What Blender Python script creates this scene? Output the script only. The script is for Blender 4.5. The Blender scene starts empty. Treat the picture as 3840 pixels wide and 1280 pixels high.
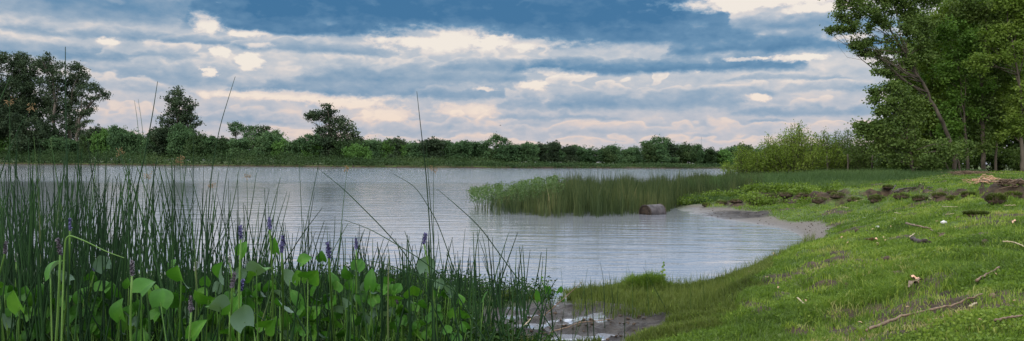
import bpy, math, numpy as np
from mathutils import Matrix, Vector
R = np.random.default_rng(7)
SC = bpy.context.scene
COL = SC.collection
rad = math.radians

# ------------------------------------------------------------------ camera
F = 3073.0; CAMZ = 1.75
PITCH = math.atan((640-609)/F); ROLL = math.atan(0.0061)
f_ = np.array([0, math.cos(PITCH), -math.sin(PITCH)])
r0 = np.array([1., 0, 0]); u0 = np.cross(r0, f_)
r_ = r0*math.cos(ROLL)+u0*math.sin(ROLL); u_ = -r0*math.sin(ROLL)+u0*math.cos(ROLL)
cd = bpy.data.cameras.new('camera'); cam = bpy.data.objects.new('camera', cd); COL.objects.link(cam)
M4 = Matrix.Identity(4)
for i in range(3):
    M4[i][0] = r_[i]; M4[i][1] = u_[i]; M4[i][2] = -f_[i]
M4[2][3] = CAMZ
cam.matrix_world = M4
cd.sensor_fit = 'HORIZONTAL'; cd.sensor_width = 36; cd.lens = F/3840*36; cd.clip_end = 12000; cd.clip_start = .05
SC.camera = cam

def ray(px, py):
    return f_ + ((px-1920)/F)*r_ + ((640-py)/F)*u_
def at_z(px, py, z):
    d = ray(px, py); t = (z-CAMZ)/d[2]
    return np.array([0, 0, CAMZ])+d*t
def at_d(px, py, dist):
    d = ray(px, py); return np.array([0, 0, CAMZ])+d*(dist/d[1])
def proj(P):
    Q = np.asarray(P, float)-np.array([0, 0, CAMZ])
    z = Q@f_; z = np.where(np.abs(z) < 1e-4, 1e-4, z)
    return 1920+F*(Q@r_)/z, 640-F*(Q@u_)/z, z

# ------------------------------------------------------------------ numpy noise
def _h(ix, iy, seed):
    h = (ix.astype(np.int64)*374761393+iy.astype(np.int64)*668265263+seed*974634777) & 0xffffffff
    h = ((h ^ (h >> 13))*1274126177) & 0xffffffff
    h = (h ^ (h >> 16)) & 0xffffffff
    return h/4294967295.0
def vnoise(x, y, seed=0):
    xi = np.floor(x); yi = np.floor(y); fx = x-xi; fy = y-yi
    fx = fx*fx*(3-2*fx); fy = fy*fy*(3-2*fy)
    a = _h(xi, yi, seed); b = _h(xi+1, yi, seed); c = _h(xi, yi+1, seed); d = _h(xi+1, yi+1, seed)
    return (a*(1-fx)+b*fx)*(1-fy)+(c*(1-fx)+d*fx)*fy
def fbm(x, y, seed=0, o=4):
    s = 0; a = .5; t = 0
    for i in range(o):
        s = s+a*vnoise(x*2**i+i*17.3, y*2**i-i*9.1, seed+i); t += a; a *= .5
    return s/t
def sst(a, b, x):
    t = np.clip((x-a)/(b-a), 0, 1); return t*t*(3-2*t)

# ------------------------------------------------------------------ object helpers
def tag(o, label=None, cat=None, group=None, kind=None):
    if label: o['label'] = label
    if cat: o['category'] = cat
    if group: o['group'] = group
    if kind: o['kind'] = kind
    return o
def empty(name, loc):
    o = bpy.data.objects.new(name, None); COL.objects.link(o); o.location = [float(v) for v in loc]
    o.empty_display_size = .1
    return o
def mesh_data(name, V, faces, var=None, smooth=False):
    """faces: list of (M,k) int arrays; var: list of (M,) arrays or None"""
    me = bpy.data.meshes.new(name)
    V = np.ascontiguousarray(V, dtype=np.float32)
    me.vertices.add(len(V)); me.vertices.foreach_set('co', V.ravel())
    faces = [np.asarray(f, dtype=np.int32) for f in faces if len(f)]
    idx = np.concatenate([f.ravel() for f in faces])
    tot = np.concatenate([np.full(len(f), f.shape[1], np.int32) for f in faces])
    st = np.concatenate([[0], np.cumsum(tot)[:-1]]).astype(np.int32)
    me.loops.add(len(idx)); me.loops.foreach_set('vertex_index', idx)
    me.polygons.add(len(tot)); me.polygons.foreach_set('loop_start', st); me.polygons.foreach_set('loop_total', tot)
    if smooth: me.polygons.foreach_set('use_smooth', np.ones(len(tot), bool))
    me.update(calc_edges=True)
    if var is not None:
        a = me.attributes.new('var', 'FLOAT', 'FACE')
        a.data.foreach_set('value', np.concatenate([np.asarray(v, dtype=np.float32) for v in var]))
    return me
def link(name, me, mat, parent=None, loc=None):
    o = bpy.data.objects.new(name, me); COL.objects.link(o)
    if mat is not None and len(me.materials) == 0: me.materials.append(mat)
    if parent is not None:
        o.parent = parent
    if loc is not None: o.location = [float(v) for v in loc]
    return o
class MB:
    def __init__(s): s.V = []; s.Fq = []; s.Ft = []; s.vq = []; s.vt = []; s.n = 0
    def add(s, V, Fq=None, Ft=None, var=0.5):
        V = np.asarray(V, float).reshape(-1, 3)
        if Fq is not None and len(Fq):
            Fq = np.asarray(Fq).reshape(-1, 4); s.Fq.append(Fq+s.n); s.vq.append(np.broadcast_to(var, (len(Fq),)).astype(float))
        if Ft is not None and len(Ft):
            Ft = np.asarray(Ft).reshape(-1, 3); s.Ft.append(Ft+s.n); s.vt.append(np.broadcast_to(var, (len(Ft),)).astype(float))
        s.V.append(V); s.n += len(V)
    def tube(s, P, rr, n=6, var=.5, cap=True):
        P = np.asarray(P, float); m = len(P); rr = np.broadcast_to(rr, (m,))
        T = np.gradient(P, axis=0); T /= np.linalg.norm(T, axis=1)[:, None]+1e-9
        ref = np.array([0, 0, 1.]) if abs(T[:, 2]).mean() < .8 else np.array([1., 0, 0])
        A = np.cross(T, ref); A /= np.linalg.norm(A, axis=1)[:, None]+1e-9; B = np.cross(T, A)
        th = np.arange(n)/n*2*math.pi
        V = P[:, None, :]+rr[:, None, None]*(np.cos(th)[None, :, None]*A[:, None, :]+np.sin(th)[None, :, None]*B[:, None, :])
        i = np.arange(m-1)[:, None]*n; j = np.arange(n)[None, :]; k = (j+1) % n
        Q = np.stack([i+j, i+k, i+n+k, i+n+j], -1).reshape(-1, 4)
        Ft = None
        V = V.reshape(-1, 3)
        if cap:
            V = np.vstack([V, P[0], P[-1]])
            a = len(V)-2; jj = np.arange(n); kk = (jj+1) % n
            Ft = np.vstack([np.stack([kk, jj, np.full(n, a)], -1), np.stack([(m-1)*n+jj, (m-1)*n+kk, np.full(n, a+1)], -1)])
        s.add(V, Q, Ft, var)
    def data(s, name, smooth=False):
        V = np.vstack(s.V); fs = []; vs = []
        if s.Fq: fs.append(np.vstack(s.Fq)); vs.append(np.concatenate(s.vq))
        if s.Ft: fs.append(np.vstack(s.Ft)); vs.append(np.concatenate(s.vt))
        return mesh_data(name, V, fs, vs, smooth)
    def build(s, name, mat, parent=None, smooth=False, loc=None):
        return link(name, s.data(name, smooth), mat, parent, loc)

def leaf_quads(mb, C, size, rng, flat=0.0, asp=.55, var=None, droop=0):
    """diamond leaves at centres C with random orientation"""
    n = len(C)
    if n == 0: return
    size = np.broadcast_to(size, (n,))
    D = rng.normal(size=(n, 3)); D[:, 2] = D[:, 2]*(1-flat)-droop; D /= np.linalg.norm(D, axis=1)[:, None]
    E = rng.normal(size=(n, 3)); E[:, 2] *= (1-flat)
    W = np.cross(D, E); W = np.cross(W, D) if False else W
    W /= np.linalg.norm(W, axis=1)[:, None]+1e-9
    a = D*(size/2)[:, None]; b = W*(size*asp/2)[:, None]
    V = np.stack([C-a, C+b-a*.1, C+a, C-b-a*.1], 1).reshape(-1, 3)
    Q = np.arange(n*4).reshape(-1, 4)
    mb.add(V, Q, None, rng.random(n) if var is None else var)

def blades(mb, P, h, w, rng, lean=.35, var=None, azi=None):
    n = len(P)
    if n == 0: return
    h = np.broadcast_to(h, (n,)); w = np.broadcast_to(w, (n,)); lean = np.broadcast_to(lean, (n,))
    th = rng.random(n)*6.283 if azi is None else azi
    ld = np.stack([np.cos(th), np.sin(th), np.zeros(n)], 1)
    L = (rng.random(n)*lean)[:, None]
    ph = rng.random(n)*3.1416
    wd = np.stack([np.cos(ph), np.sin(ph), np.zeros(n)], 1)*(w/2)[:, None]
    up = np.array([0, 0, 1.])
    mid = P+ld*L*(h*.35)[:, None]+up*(h*.55)[:, None]
    tip = P+ld*L*(h*1.25)[:, None]+up*(h*(1-.3*L[:, 0]))[:, None]
    V = np.stack([P-wd, P+wd, mid+wd*.8, mid-wd*.8, tip], 1).reshape(-1, 3)
    b = np.arange(n)[:, None]*5
    Q = np.hstack([b, b+1, b+2, b+3]); T = np.hstack([b+3, b+2, b+4])
    mb.add(V, Q, T, 0.5)
    vv = rng.random(n) if var is None else var
    mb.vq[-1] = np.asarray(vv, float); mb.vt[-1] = np.asarray(vv, float)

# ------------------------------------------------------------------ materials
def new_mat(name):
    m = bpy.data.materials.new(name); m.use_nodes = True; nt = m.node_tree; nt.nodes.clear()
    out = nt.nodes.new('ShaderNodeOutputMaterial'); return m, nt, out
def N(nt, typ, **kw):
    n = nt.nodes.new(typ)
    for k, v in kw.items():
        if k.startswith('i_'):
            key = k[2:]; key = int(key) if key.isdigit() else key
            n.inputs[key].default_value = v
        else: setattr(n, k, v)
    return n
def ramp(nt, fac, stops):
    r = nt.nodes.new('ShaderNodeValToRGB'); el = r.color_ramp.elements
    while len(el) < len(stops): el.new(.5)
    for e, (p, c) in zip(el, stops): e.position = p; e.color = (*c, 1)
    if fac is not None: nt.links.new(fac, r.inputs[0])
    return r.outputs[0]
def math_(nt, op, a, b=None, clamp=False, c=None):
    n = nt.nodes.new('ShaderNodeMath'); n.operation = op; n.use_clamp = clamp
    for i, v in enumerate((a, b, c)):
        if v is None: continue
        if isinstance(v, (int, float)): n.inputs[i].default_value = v
        else: nt.links.new(v, n.inputs[i])
    return n.outputs[0]
def mixc(nt, f, a, b, mode='MIX'):
    n = nt.nodes.new('ShaderNodeMix'); n.data_type = 'RGBA'; n.blend_type = mode
    for i, v in ((0, f), (6, a), (7, b)):
        if isinstance(v, (int, float)): n.inputs[i].default_value = v
        elif isinstance(v, tuple): n.inputs[i].default_value = (*v, 1)
        else: nt.links.new(v, n.inputs[i])
    return n.outputs[2]
def leaf_mat(name, stops, trans=.3, rough=.5, nscale=.5, spec=.12, back=None):
    m, nt, out = new_mat(name)
    at = N(nt, 'ShaderNodeAttribute', attribute_name='var')
    geo = N(nt, 'ShaderNodeNewGeometry')
    no = N(nt, 'ShaderNodeTexNoise', i_Scale=nscale, i_Detail=2.0)
    nt.links.new(geo.outputs['Position'], no.inputs['Vector'])
    f = math_(nt, 'ADD', math_(nt, 'MULTIPLY', at.outputs['Fac'], .6), math_(nt, 'MULTIPLY', math_(nt, 'SUBTRACT', no.outputs[0], .3), 1.0), True)
    c = ramp(nt, f, stops)
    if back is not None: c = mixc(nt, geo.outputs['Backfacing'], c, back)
    b = N(nt, 'ShaderNodeBsdfPrincipled', i_Roughness=rough); nt.links.new(c, b.inputs['Base Color'])
    b.inputs['Specular IOR Level'].default_value = spec
    t = N(nt, 'ShaderNodeBsdfTranslucent')
    c2 = mixc(nt, 1.0, c, (1.15, 1.25, .55), 'MULTIPLY'); nt.links.new(c2, t.inputs['Color'])
    mx = N(nt, 'ShaderNodeMixShader', i_0=trans)
    nt.links.new(b.outputs[0], mx.inputs[1]); nt.links.new(t.outputs[0], mx.inputs[2]); nt.links.new(mx.outputs[0], out.inputs[0])
    return m
def solid_mat(name, c1, c2, scale=8, rough=.8, bump=.3, stretch=(1, 1, 1), spec=.3):
    m, nt, out = new_mat(name)
    tc = N(nt, 'ShaderNodeNewGeometry'); mp = N(nt, 'ShaderNodeMapping'); mp.inputs['Scale'].default_value = stretch
    nt.links.new(tc.outputs['Position'], mp.inputs[0])
    no = N(nt, 'ShaderNodeTexNoise', i_Scale=float(scale), i_Detail=5.0); nt.links.new(mp.outputs[0], no.inputs['Vector'])
    c = ramp(nt, no.outputs[0], [(.3, c1), (.7, c2)])
    b = N(nt, 'ShaderNodeBsdfPrincipled', i_Roughness=rough); nt.links.new(c, b.inputs['Base Color'])
    b.inputs['Specular IOR Level'].default_value = spec
    bp = N(nt, 'ShaderNodeBump', i_Strength=bump, i_Distance=.02); nt.links.new(no.outputs[0], bp.inputs['Height']); nt.links.new(bp.outputs[0], b.inputs['Normal'])
    nt.links.new(b.outputs[0], out.inputs[0]); return m

MT = {}
MT['far_euc'] = leaf_mat('eucalyptus_foliage', [(0, (.013, .024, .012)), (.5, (.036, .06, .028)), (1, (.09, .115, .06))], .15, .6, .15)
MT['far_dark'] = leaf_mat('treeline_foliage', [(0, (.018, .042, .018)), (.5, (.056, .11, .042)), (1, (.13, .205, .08))], .15, .6, .06)
MT['far_lime'] = leaf_mat('lime_foliage', [(0, (.03, .07, .015)), (.5, (.07, .15, .03)), (1, (.12, .22, .06))], .2, .6, .1)
MT['far_scrub'] = leaf_mat('scrub_foliage', [(0, (.014, .032, .011)), (.5, (.036, .068, .022)), (1, (.09, .125, .045))], .2, .6, .05)
MT['near_leaf'] = leaf_mat('broadleaf_foliage', [(0, (.028, .06, .01)), (.5, (.085, .165, .026)), (1, (.19, .30, .055))], .35, .5, .45)
MT['near_leaf_b'] = leaf_mat('yellow_green_foliage', [(0, (.036, .062, .01)), (.5, (.11, .17, .026)), (1, (.22, .29, .06))], .35, .5, .5)
MT['near_leaf_c'] = leaf_mat('dull_foliage', [(0, (.028, .048, .012)), (.5, (.08, .128, .03)), (1, (.17, .225, .06))], .3, .55, .4)
MT['willow'] = leaf_mat('willow_foliage', [(0, (.045, .07, .01)), (.5, (.12, .18, .026)), (1, (.23, .29, .06))], .35, .55, .4)
MT['grass'] = leaf_mat('grass_blades', [(0, (.03, .04, .012)), (.25, (.06, .105, .018)), (.55, (.112, .178, .028)), (.86, (.21, .27, .05)), (1, (.32, .27, .13))], .35, .55, .6)
MT['marsh'] = leaf_mat('marsh_grass_blades', [(0, (.03, .04, .012)), (.5, (.085, .115, .026)), (1, (.18, .2, .06))], .3, .55, 1.2)
MT['tallgrass'] = leaf_mat('tall_grass_blades', [(0, (.025, .05, .018)), (.5, (.06, .105, .035)), (1, (.13, .18, .06))], .25, .6, .2)
MT['reed'] = leaf_mat('reed_stalk', [(0, (.005, .015, .006)), (.5, (.014, .042, .012)), (.85, (.035, .085, .022)), (1, (.10, .12, .045))], .1, .6, 1.5, .15)
MT['reedbed'] = leaf_mat('reedbed_stalks', [(0, (.012, .022, .009)), (.45, (.036, .056, .02)), (.75, (.08, .095, .035)), (1, (.24, .19, .10))], .2, .55, .5)
MT['pick'] = leaf_mat('pickerel_leaf', [(0, (.018, .065, .009)), (.5, (.045, .14, .016)), (1, (.11, .24, .028))], .25, .5, 5.0, .16, back=(.10, .165, .11))  # sky sheen of the pale leaves is painted into the back colour
MT['stem'] = leaf_mat('pickerel_stem', [(0, (.03, .08, .012)), (.5, (.08, .17, .03)), (1, (.16, .27, .07))], .15, .35, 3.0)
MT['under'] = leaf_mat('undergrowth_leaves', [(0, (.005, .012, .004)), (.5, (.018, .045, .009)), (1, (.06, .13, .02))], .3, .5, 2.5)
MT['bark'] = solid_mat('pale_bark', (.035, .028, .02), (.11, .09, .065), 3, .9, .5, (1, 1, .3))
MT['bark_dark'] = solid_mat('dark_bark', (.03, .024, .018), (.09, .07, .05), 3, .9, .5, (1, 1, .3))
MT['far_bark'] = solid_mat('far_bark', (.05, .045, .035), (.16, .13, .1), .5, .9, .1)
MT['wood'] = solid_mat('dry_wood', (.08, .05, .03), (.22, .155, .10), 25, .8, .4)
MT['wood_pale'] = solid_mat('pale_straw', (.25, .2, .11), (.45, .37, .23), 40, .7, .2)
MT['wood_dark'] = solid_mat('dark_rotten_wood', (.015, .012, .01), (.07, .05, .035), 25, .85, .5)
MT['earth'] = solid_mat('clod_earth', (.025, .018, .013), (.10, .07, .045), 12, .95, .8)
MT['barkstrip'] = solid_mat('peeled_bark', (.35, .18, .10), (.6, .38, .24), 30, .7, .3)
MT['deadleaf'] = solid_mat('dead_leaf', (.2, .12, .06), (.42, .28, .15), 60, .6, .1)
MT['stone'] = solid_mat('white_stone', (.4, .38, .36), (.7, .68, .65), 30, .6, .2)
MT['purple'] = solid_mat('flower_purple', (.035, .032, .10), (.13, .12, .25), 60, .6, .2)
MT['bud'] = solid_mat('flower_bud', (.2, .22, .2), (.45, .45, .42), 60, .6, .2)
MT['brownspike'] = solid_mat('withered_flower', (.05, .045, .06), (.13, .11, .12), 60, .8, .2)
MT['seed'] = solid_mat('seed_head', (.12, .075, .03), (.28, .18, .08), 80, .8, .2)
MT['white'] = solid_mat('white_petal', (.7, .7, .65), (.85, .85, .8), 60, .6, .1)
MT['mast'] = solid_mat('mast_metal', (.2, .2, .2), (.3, .3, .3), 1, .6, 0)
MT['bird'] = solid_mat('bird_feather', (.02, .02, .02), (.05, .05, .05), 10, .8, 0)

# ------------------------------------------------------------------ terrain
CP = []   # phi, log r, z
def addc(P, z):
    r = math.hypot(P[0], P[1]); CP.append((math.atan2(P[0], P[1])*2.2, math.log(r), z))
def G(px, py, z): addc(at_z(px, py, z), z)
def W(px, py, z): addc(at_z(px, py, 0), z)
def D_(px, d, z): addc(at_d(px, 640, d), z)
for a in [(-300, 1010), (0, 1010), (400, 1015), (800, 1022), (1200, 1035), (1500, 1050), (1750, 1085), (1900, 1125), (2000, 1150), (2080, 1120), (2200, 1100), (2320, 1078), (2480, 1072), (2600, 1068), (2720, 1045), (2830, 1012), (2940, 950), (3010, 905),
          (3005, 888), (2940, 862), (2860, 846), (2780, 834), (2700, 822), (2620, 806), (2560, 790), (2520, 778)]:
    W(*a, 0.0)
for a in [(0, 940, -.25), (500, 940, -.25), (1000, 960, -.25), (1500, 980, -.25), (1900, 1030, -.25), (2200, 1020, -.3), (2500, 1000, -.3), (2700, 980, -.3), (2850, 930, -.25), (2900, 890, -.15), (2800, 870, -.2), (2650, 850, -.25), (2500, 830, -.3), (2300, 900, -.6), (2600, 920, -.5), (1900, 900, -.8), (1200, 880, -.8), (500, 850, -.8), (-200, 850, -.8), (2300, 835, -.3), (2000, 835, -.35), (1700, 840, -.6), (2400, 800, -.1), (2100, 800, -.1), (1850, 800, -.2), (2100, 760, -.05), (2300, 750, -.02), (2450, 760, .0), (1650, 760, -1)]: W(*a)
for a in [(2150, 1200, .015), (2050, 1240, .01), (2250, 1160, .02), (2350, 1200, .03), (2180, 1275, .015), (2000, 1275, .02), (1700, 1270, .05), (1300, 1270, .06), (800, 1270, .06), (300, 1270, .06), (-200, 1270, .06), (1500, 1150, .04), (1000, 1140, .03), (500, 1130, .03), (0, 1130, .03),
          (2500, 1120, .07), (2650, 1110, .09), (2450, 1200, .08), (2600, 1180, .13), (2420, 1270, .12),
          (2735, 1090, .11), (2800, 1055, .33), (2725, 1150, .12), (2800, 1110, .38), (2790, 1165, .38), (2680, 1210, .2), (2700, 1260, .38), (2640, 1270, .3), (2880, 1010, .28), (2900, 1130, .42), (2960, 950, .3), (3020, 925, .34), (3080, 900, .33), (3180, 885, .38),
          (3130, 850, .17), (3050, 862, .09), (3000, 835, .10), (2900, 828, .07), (2820, 822, .05),
          (3200, 1000, .6), (3100, 1100, .56), (3000, 1270, .48), (3250, 1270, .6), (3400, 1270, .66), (3800, 1270, .78), (3800, 1100, .86), (3500, 1100, .76), (3800, 950, .94), (3500, 950, .83), (3300, 890, .62), (3500, 850, .8), (3800, 850, .96), (3300, 810, .55), (3500, 790, .8), (3800, 780, 1.0),
          (2950, 800, .18), (2750, 785, .1), (2650, 772, .05), (3100, 785, .4), (2600, 745, .1),
          (2700, 735, .22), (2900, 725, .36), (3100, 720, .5), (3300, 702, .75), (3500, 690, .95), (3800, 690, 1.12), (3820, 645, 1.3), (3600, 650, 1.25), (3400, 652, 1.15)]: G(*a)
for a in [(2600, 45, 0.0), (2500, 60, -.3), (2700, 60, .1), (2800, 60, .3), (3000, 60, .5), (3200, 60, .75), (3400, 70, 1.2), (3800, 75, 1.35), (2300, 60, -1), (2650, 90, -.8), (2800, 90, .2), (3100, 90, .7), (3500, 120, 1.3), (2720, 160, -1.), (2900, 160, .4), (3300, 180, 1.2), (2760, 260, -1), (2950, 280, .5), (3600, 300, 1.2),
          (2000, 55, -1.2), (1500, 45, -1.5), (800, 40, -1.5), (0, 40, -1.5), (2000, 120, -1.5), (1000, 120, -1.5), (0, 120, -1.5), (-1500, 60, -1.5), (-1500, 12, -1), (-1500, 200, -1.5), (1000, 3000, -1), (2500, 600, -1), (3500, 1000, 1), (5500, 20, 1.3), (5500, 60, 1.5), (5500, 8, 1), (4300, 15, 1.1), (4300, 40, 1.3), (4300, 6, .85), (4300, 100, 1.4), (-1500, 6, .05), (1000, 3, .1), (3000, 2.5, .5), (4500, 3, .7), (-1500, 3, .1)]: D_(*a)
for (ph, r, z) in [(-170, 5, .5), (170, 5, .7), (120, 20, 1.2), (-120, 20, .5), (180, 60, 1), (120, 200, 1), (-120, 200, .5), (-100, 8, -.1), (-100, 60, -1)]:
    CP.append((rad(ph)*2.2, math.log(r), z))
CP = np.array(CP)
def tk(d2): return .5*d2*np.log(d2+1e-9)
n_ = len(CP); K = tk(((CP[:, None, :2]-CP[None, :, :2])**2).sum(-1))+np.eye(n_)*2e-3
Pm = np.hstack([np.ones((n_, 1)), CP[:, :2]]); A_ = np.zeros((n_+3, n_+3)); A_[:n_, :n_] = K; A_[:n_, n_:] = Pm; A_[n_:, :n_] = Pm.T
wt = np.linalg.solve(A_, np.concatenate([CP[:, 2], np.zeros(3)]))
def tps(ph, lr):
    ph = np.asarray(ph, float).ravel(); lr = np.asarray(lr, float).ravel(); out = np.empty(len(ph))
    for s in range(0, len(ph), 60000):
        a = ph[s:s+60000]*2.2; b = lr[s:s+60000]
        d2 = (a[:, None]-CP[None, :, 0])**2+(b[:, None]-CP[None, :, 1])**2
        out[s:s+60000] = tk(d2)@wt[:n_]+wt[n_]+wt[n_+1]*a+wt[n_+2]*b
    return out
# far shore distance against azimuth
FS = np.array([[-3500, 300], [-800, 285], [0, 273], [600, 256], [1280, 234], [2000, 239], [2700, 283], [3300, 330], [5000, 420], [9000, 900]], float)
def shore_d(px): return np.interp(px, FS[:, 0], FS[:, 1])
LEDGE = np.array([[2560, 772], [2620, 768], [2760, 764], [2900, 762], [3030, 764], [3120, 768], [3240, 762], [3330, 752], [3420, 745], [3520, 748], [3620, 752], [3700, 758], [3800, 752], [4000, 750]], float)
led = []
for (px, py) in LEDGE:
    z = np.interp(px, [2560, 2900, 3100, 3300, 3500, 3800, 4000], [.08, .22, .42, .6, .82, 1.0, 1.05])
    p = at_z(px, py, z); led.append((math.atan2(p[0], p[1]), math.hypot(p[0], p[1])))
led = np.array(led)
def sstep(x): x = np.clip(x, 0, 1); return x*x*(3-2*x)
def H(X, Y, detail=True):
    sh = np.shape(X); X = np.asarray(X, float).ravel(); Y = np.asarray(Y, float).ravel()
    ph = np.arctan2(X, Y); r = np.hypot(X, Y)+1e-6
    z = np.clip(tps(ph, np.log(r)), -1.6, 1.7)
    px = 1920+F*np.tan(np.clip(ph, -1.3, 1.3)); front = Y > 1
    sd = shore_d(px)
    far = np.where(front, -1.5+2.1*sst(0, 3, (r*np.cos(ph)-sd)+2.1)+np.clip((Y-sd)/100, 0, 1)*.6, -2)
    # ledge
    rl = np.interp(ph, led[:, 0], led[:, 1]); inl = sst(led[0, 0]-.01, led[0, 0]+.05, ph)*(ph < 1.2)
    wob = (fbm(X*.9, Y*.9, 5, 3)-.5)*2.6+(fbm(X*3.1, Y*3.1, 8, 2)-.5)*.5
    s = r-rl+wob
    gap = sst(.40, .62, fbm(X*.5+3, Y*.5, 71, 3))
    hum = inl*(r < 60)*np.exp(-((s+.4)/1.7)**2)*(fbm(X*1.3, Y*1.3, 73, 3)-.47)*.85
    z = z+inl*(.30*sstep(s/.24)-.24*sstep((s-.3)/7.0)-.15*np.exp(-((s+.3)/.5)**2))*(.2+.8*gap)*(r < 60)+hum
    land = sst(-.02, .25, z)
    if detail:
        fade = 1-sst(30, 80, r)
        z = z+land*fade*((fbm(X*.8, Y*.8, 21, 3)-.5)*.20+(fbm(X*3.3, Y*3.3, 22, 3)-.5)*.12)
        z = z+land*fade*sst(.6, .8, fbm(X*1.7, Y*1.7, 33, 2))*-.07
        gx, gy = X, Y
        mp = at_z(2180, 1205, .02); e = np.exp(-(((gx-mp[0])/1.5)**2+((gy-mp[1])/2.2)**2))
        z = z+e*((fbm(gx*4, gy*4, 41, 3)-.5)*.22+.0+(fbm(gx*13, gy*13, 43, 2)-.5)*.05)
        mp = at_z(2740, 805, .03); e = np.exp(-(((gx-mp[0])/1.4)**2+((gy-mp[1])/2.2)**2))
        z = z+e*(fbm(gx*3, gy*3, 42, 3)-.5)*.14
        for (mx, my, w1, hh) in TUFTS:
            z = z+hh*np.exp(-(((gx-mx)**2+(gy-my)**2)/w1**2)**1.5)
    return np.maximum(z, far).reshape(sh)
TUFTS = []
_p = at_z(2400, 1080, .08); TUFTS.append((_p[0], _p[1], .30, .08))
_p = at_z(2460, 1080, .08); TUFTS.append((_p[0], _p[1], .22, .06))
def H1(x, y): return float(H(np.array([x]), np.array([y]))[0])
def ground_px(px, py, it=30):
    """intersection of the pixel ray with the terrain"""
    d = ray(px, py); t = np.exp(np.linspace(math.log(3), math.log(120), 400))
    P = np.array([0, 0, CAMZ])[None]+d[None]*t[:, None]/d[1]
    h = np.maximum(H(P[:, 0], P[:, 1]), 0); k = np.argmax(P[:, 2] <= h)
    if P[k, 2] > h[k]: k = len(t)-1
    return np.array([P[k, 0], P[k, 1], h[k]])

phs = np.concatenate([np.radians(np.linspace(-180, -36, 60)[:-1]), np.radians(np.linspace(-36, 36, 940)), np.radians(np.linspace(36, 180, 60)[1:])])
rs = np.concatenate([[.02], np.exp(np.linspace(math.log(1.0), math.log(60), 560)), np.exp(np.linspace(math.log(60), math.log(200), 60))[1:], np.exp(np.linspace(math.log(200), math.log(460), 260))[1:], np.exp(np.linspace(math.log(460), math.log(6000), 50))[1:]])
PH, RR = np.meshgrid(phs, rs)
TX = RR*np.sin(PH); TY = RR*np.cos(PH)
TZ = H(TX, TY)
TV = np.stack([TX, TY, TZ], -1).reshape(-1, 3)
nr, nc = TX.shape
ii = (np.arange(nr-1)[:, None]*nc+np.arange(nc-1)[None]).ravel()
me = mesh_data('ground', TV, [np.stack([ii, ii+1, ii+nc+1, ii+nc], -1)], None, True)
def masks(P):
    px, py, zz = proj(P); r = np.hypot(P[:, 0], P[:, 1]); z = P[:, 2]
    n1 = fbm(P[:, 0]*1.1, P[:, 1]*1.1, 51, 4)-.5
    sand = sst(2520, 2600, px)*sst(840+50, 840, np.where(py > 0, py*0+840, 0))
    sand = sst(2500, 2620, px)*(1-sst(3160, 3190, px+n1*120))*sst(16.5, 17.5, r)*(1-sst(33, 36, r))*(1-sst(.085, .14, z+n1*.08-sst(2950, 3100, px)*.08))
    mp = at_z(2170, 1210, .02); e1 = np.exp(-((P[:, 0]-mp[0])**2/1.15**2+(P[:, 1]-mp[1])**2/1.35**2)**1.5)
    mp = at_z(2745, 808, .03); e2 = np.exp(-((P[:, 0]-mp[0])**2/1.1**2+(P[:, 1]-mp[1])**2/2.0**2)**1.5)
    mud = np.clip(sst(.25, .5, e1+n1*.5)+sst(.25, .55, e2+n1*.6), 0, 1)
    bare = sst(.56, .64, fbm(P[:, 0]*1.3, P[:, 1]*1.3, 61, 5)+sst(.3, .9, r/40)*.0)
    for (bx, by, bw, bh) in BARE:
        bare = np.maximum(bare, sst(.35, .7, np.exp(-((px-bx)/bw)**2-((py-by)/bh)**2)+n1*.9)*(zz > 0)*(r < 60))
    bare = bare*(z > .12)*(1-mud)*(1-sand)
    return sand, mud, bare
BARE = [(2930, 1105, 45, 14), (3375, 1040, 38, 14), (3325, 980, 20, 10), (3160, 1180, 90, 30), (3300, 1170, 70, 26), (3130, 950, 70, 16), (3090, 1080, 50, 16), (2830, 1150, 80, 20), (3200, 1240, 110, 18), (3000, 1240, 60, 18), (3130, 990, 40, 12), (3540, 730, 60, 6), (3620, 650, 80, 6)]
sand, mud, bare = masks(TV)
for nm, arr in (('sand', sand), ('mud', mud), ('bare', bare)):
    a = me.attributes.new(nm, 'FLOAT', 'POINT'); a.data.foreach_set('value', arr.astype(np.float32))
m, nt, out = new_mat('ground_material')
geo = N(nt, 'ShaderNodeNewGeometry'); sx = N(nt, 'ShaderNodeSeparateXYZ'); nt.links.new(geo.outputs['Position'], sx.inputs[0])
n1 = N(nt, 'ShaderNodeTexNoise', i_Scale=6.0, i_Detail=8.0); n2 = N(nt, 'ShaderNodeTexNoise', i_Scale=.6, i_Detail=4.0); n3 = N(nt, 'ShaderNodeTexNoise', i_Scale=60.0, i_Detail=4.0)
for q in (n1, n2, n3): nt.links.new(geo.outputs['Position'], q.inputs['Vector'])
gcol = mixc(nt, n2.outputs[0], ramp(nt, n1.outputs[0], [(.35, (.03, .045, .012)), (.55, (.055, .09, .015)), (.75, (.11, .12, .04))]), ramp(nt, n1.outputs[0], [(.3, (.035, .06, .01)), (.7, (.09, .14, .025))]))
soil = ramp(nt, n1.outputs[0], [(.3, (.018, .013, .008)), (.7, (.075, .052, .03))])
sandc = ramp(nt, n3.outputs[0], [(.3, (.085, .075, .062)), (.7, (.15, .132, .11))])
mudc = ramp(nt, n1.outputs[0], [(.35, (.010, .008, .007)), (.65, (.055, .048, .04))])
def att(n): return N(nt, 'ShaderNodeAttribute', attribute_name=n).outputs['Fac']
sn = N(nt, 'ShaderNodeSeparateXYZ'); nt.links.new(geo.outputs['True Normal'], sn.inputs[0])
steep = math_(nt, 'MULTIPLY', math_(nt, 'SUBTRACT', .9, sn.outputs[2]), 6.0, True)
c = mixc(nt, math_(nt, 'MAXIMUM', att('bare'), steep), gcol, soil)
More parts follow.
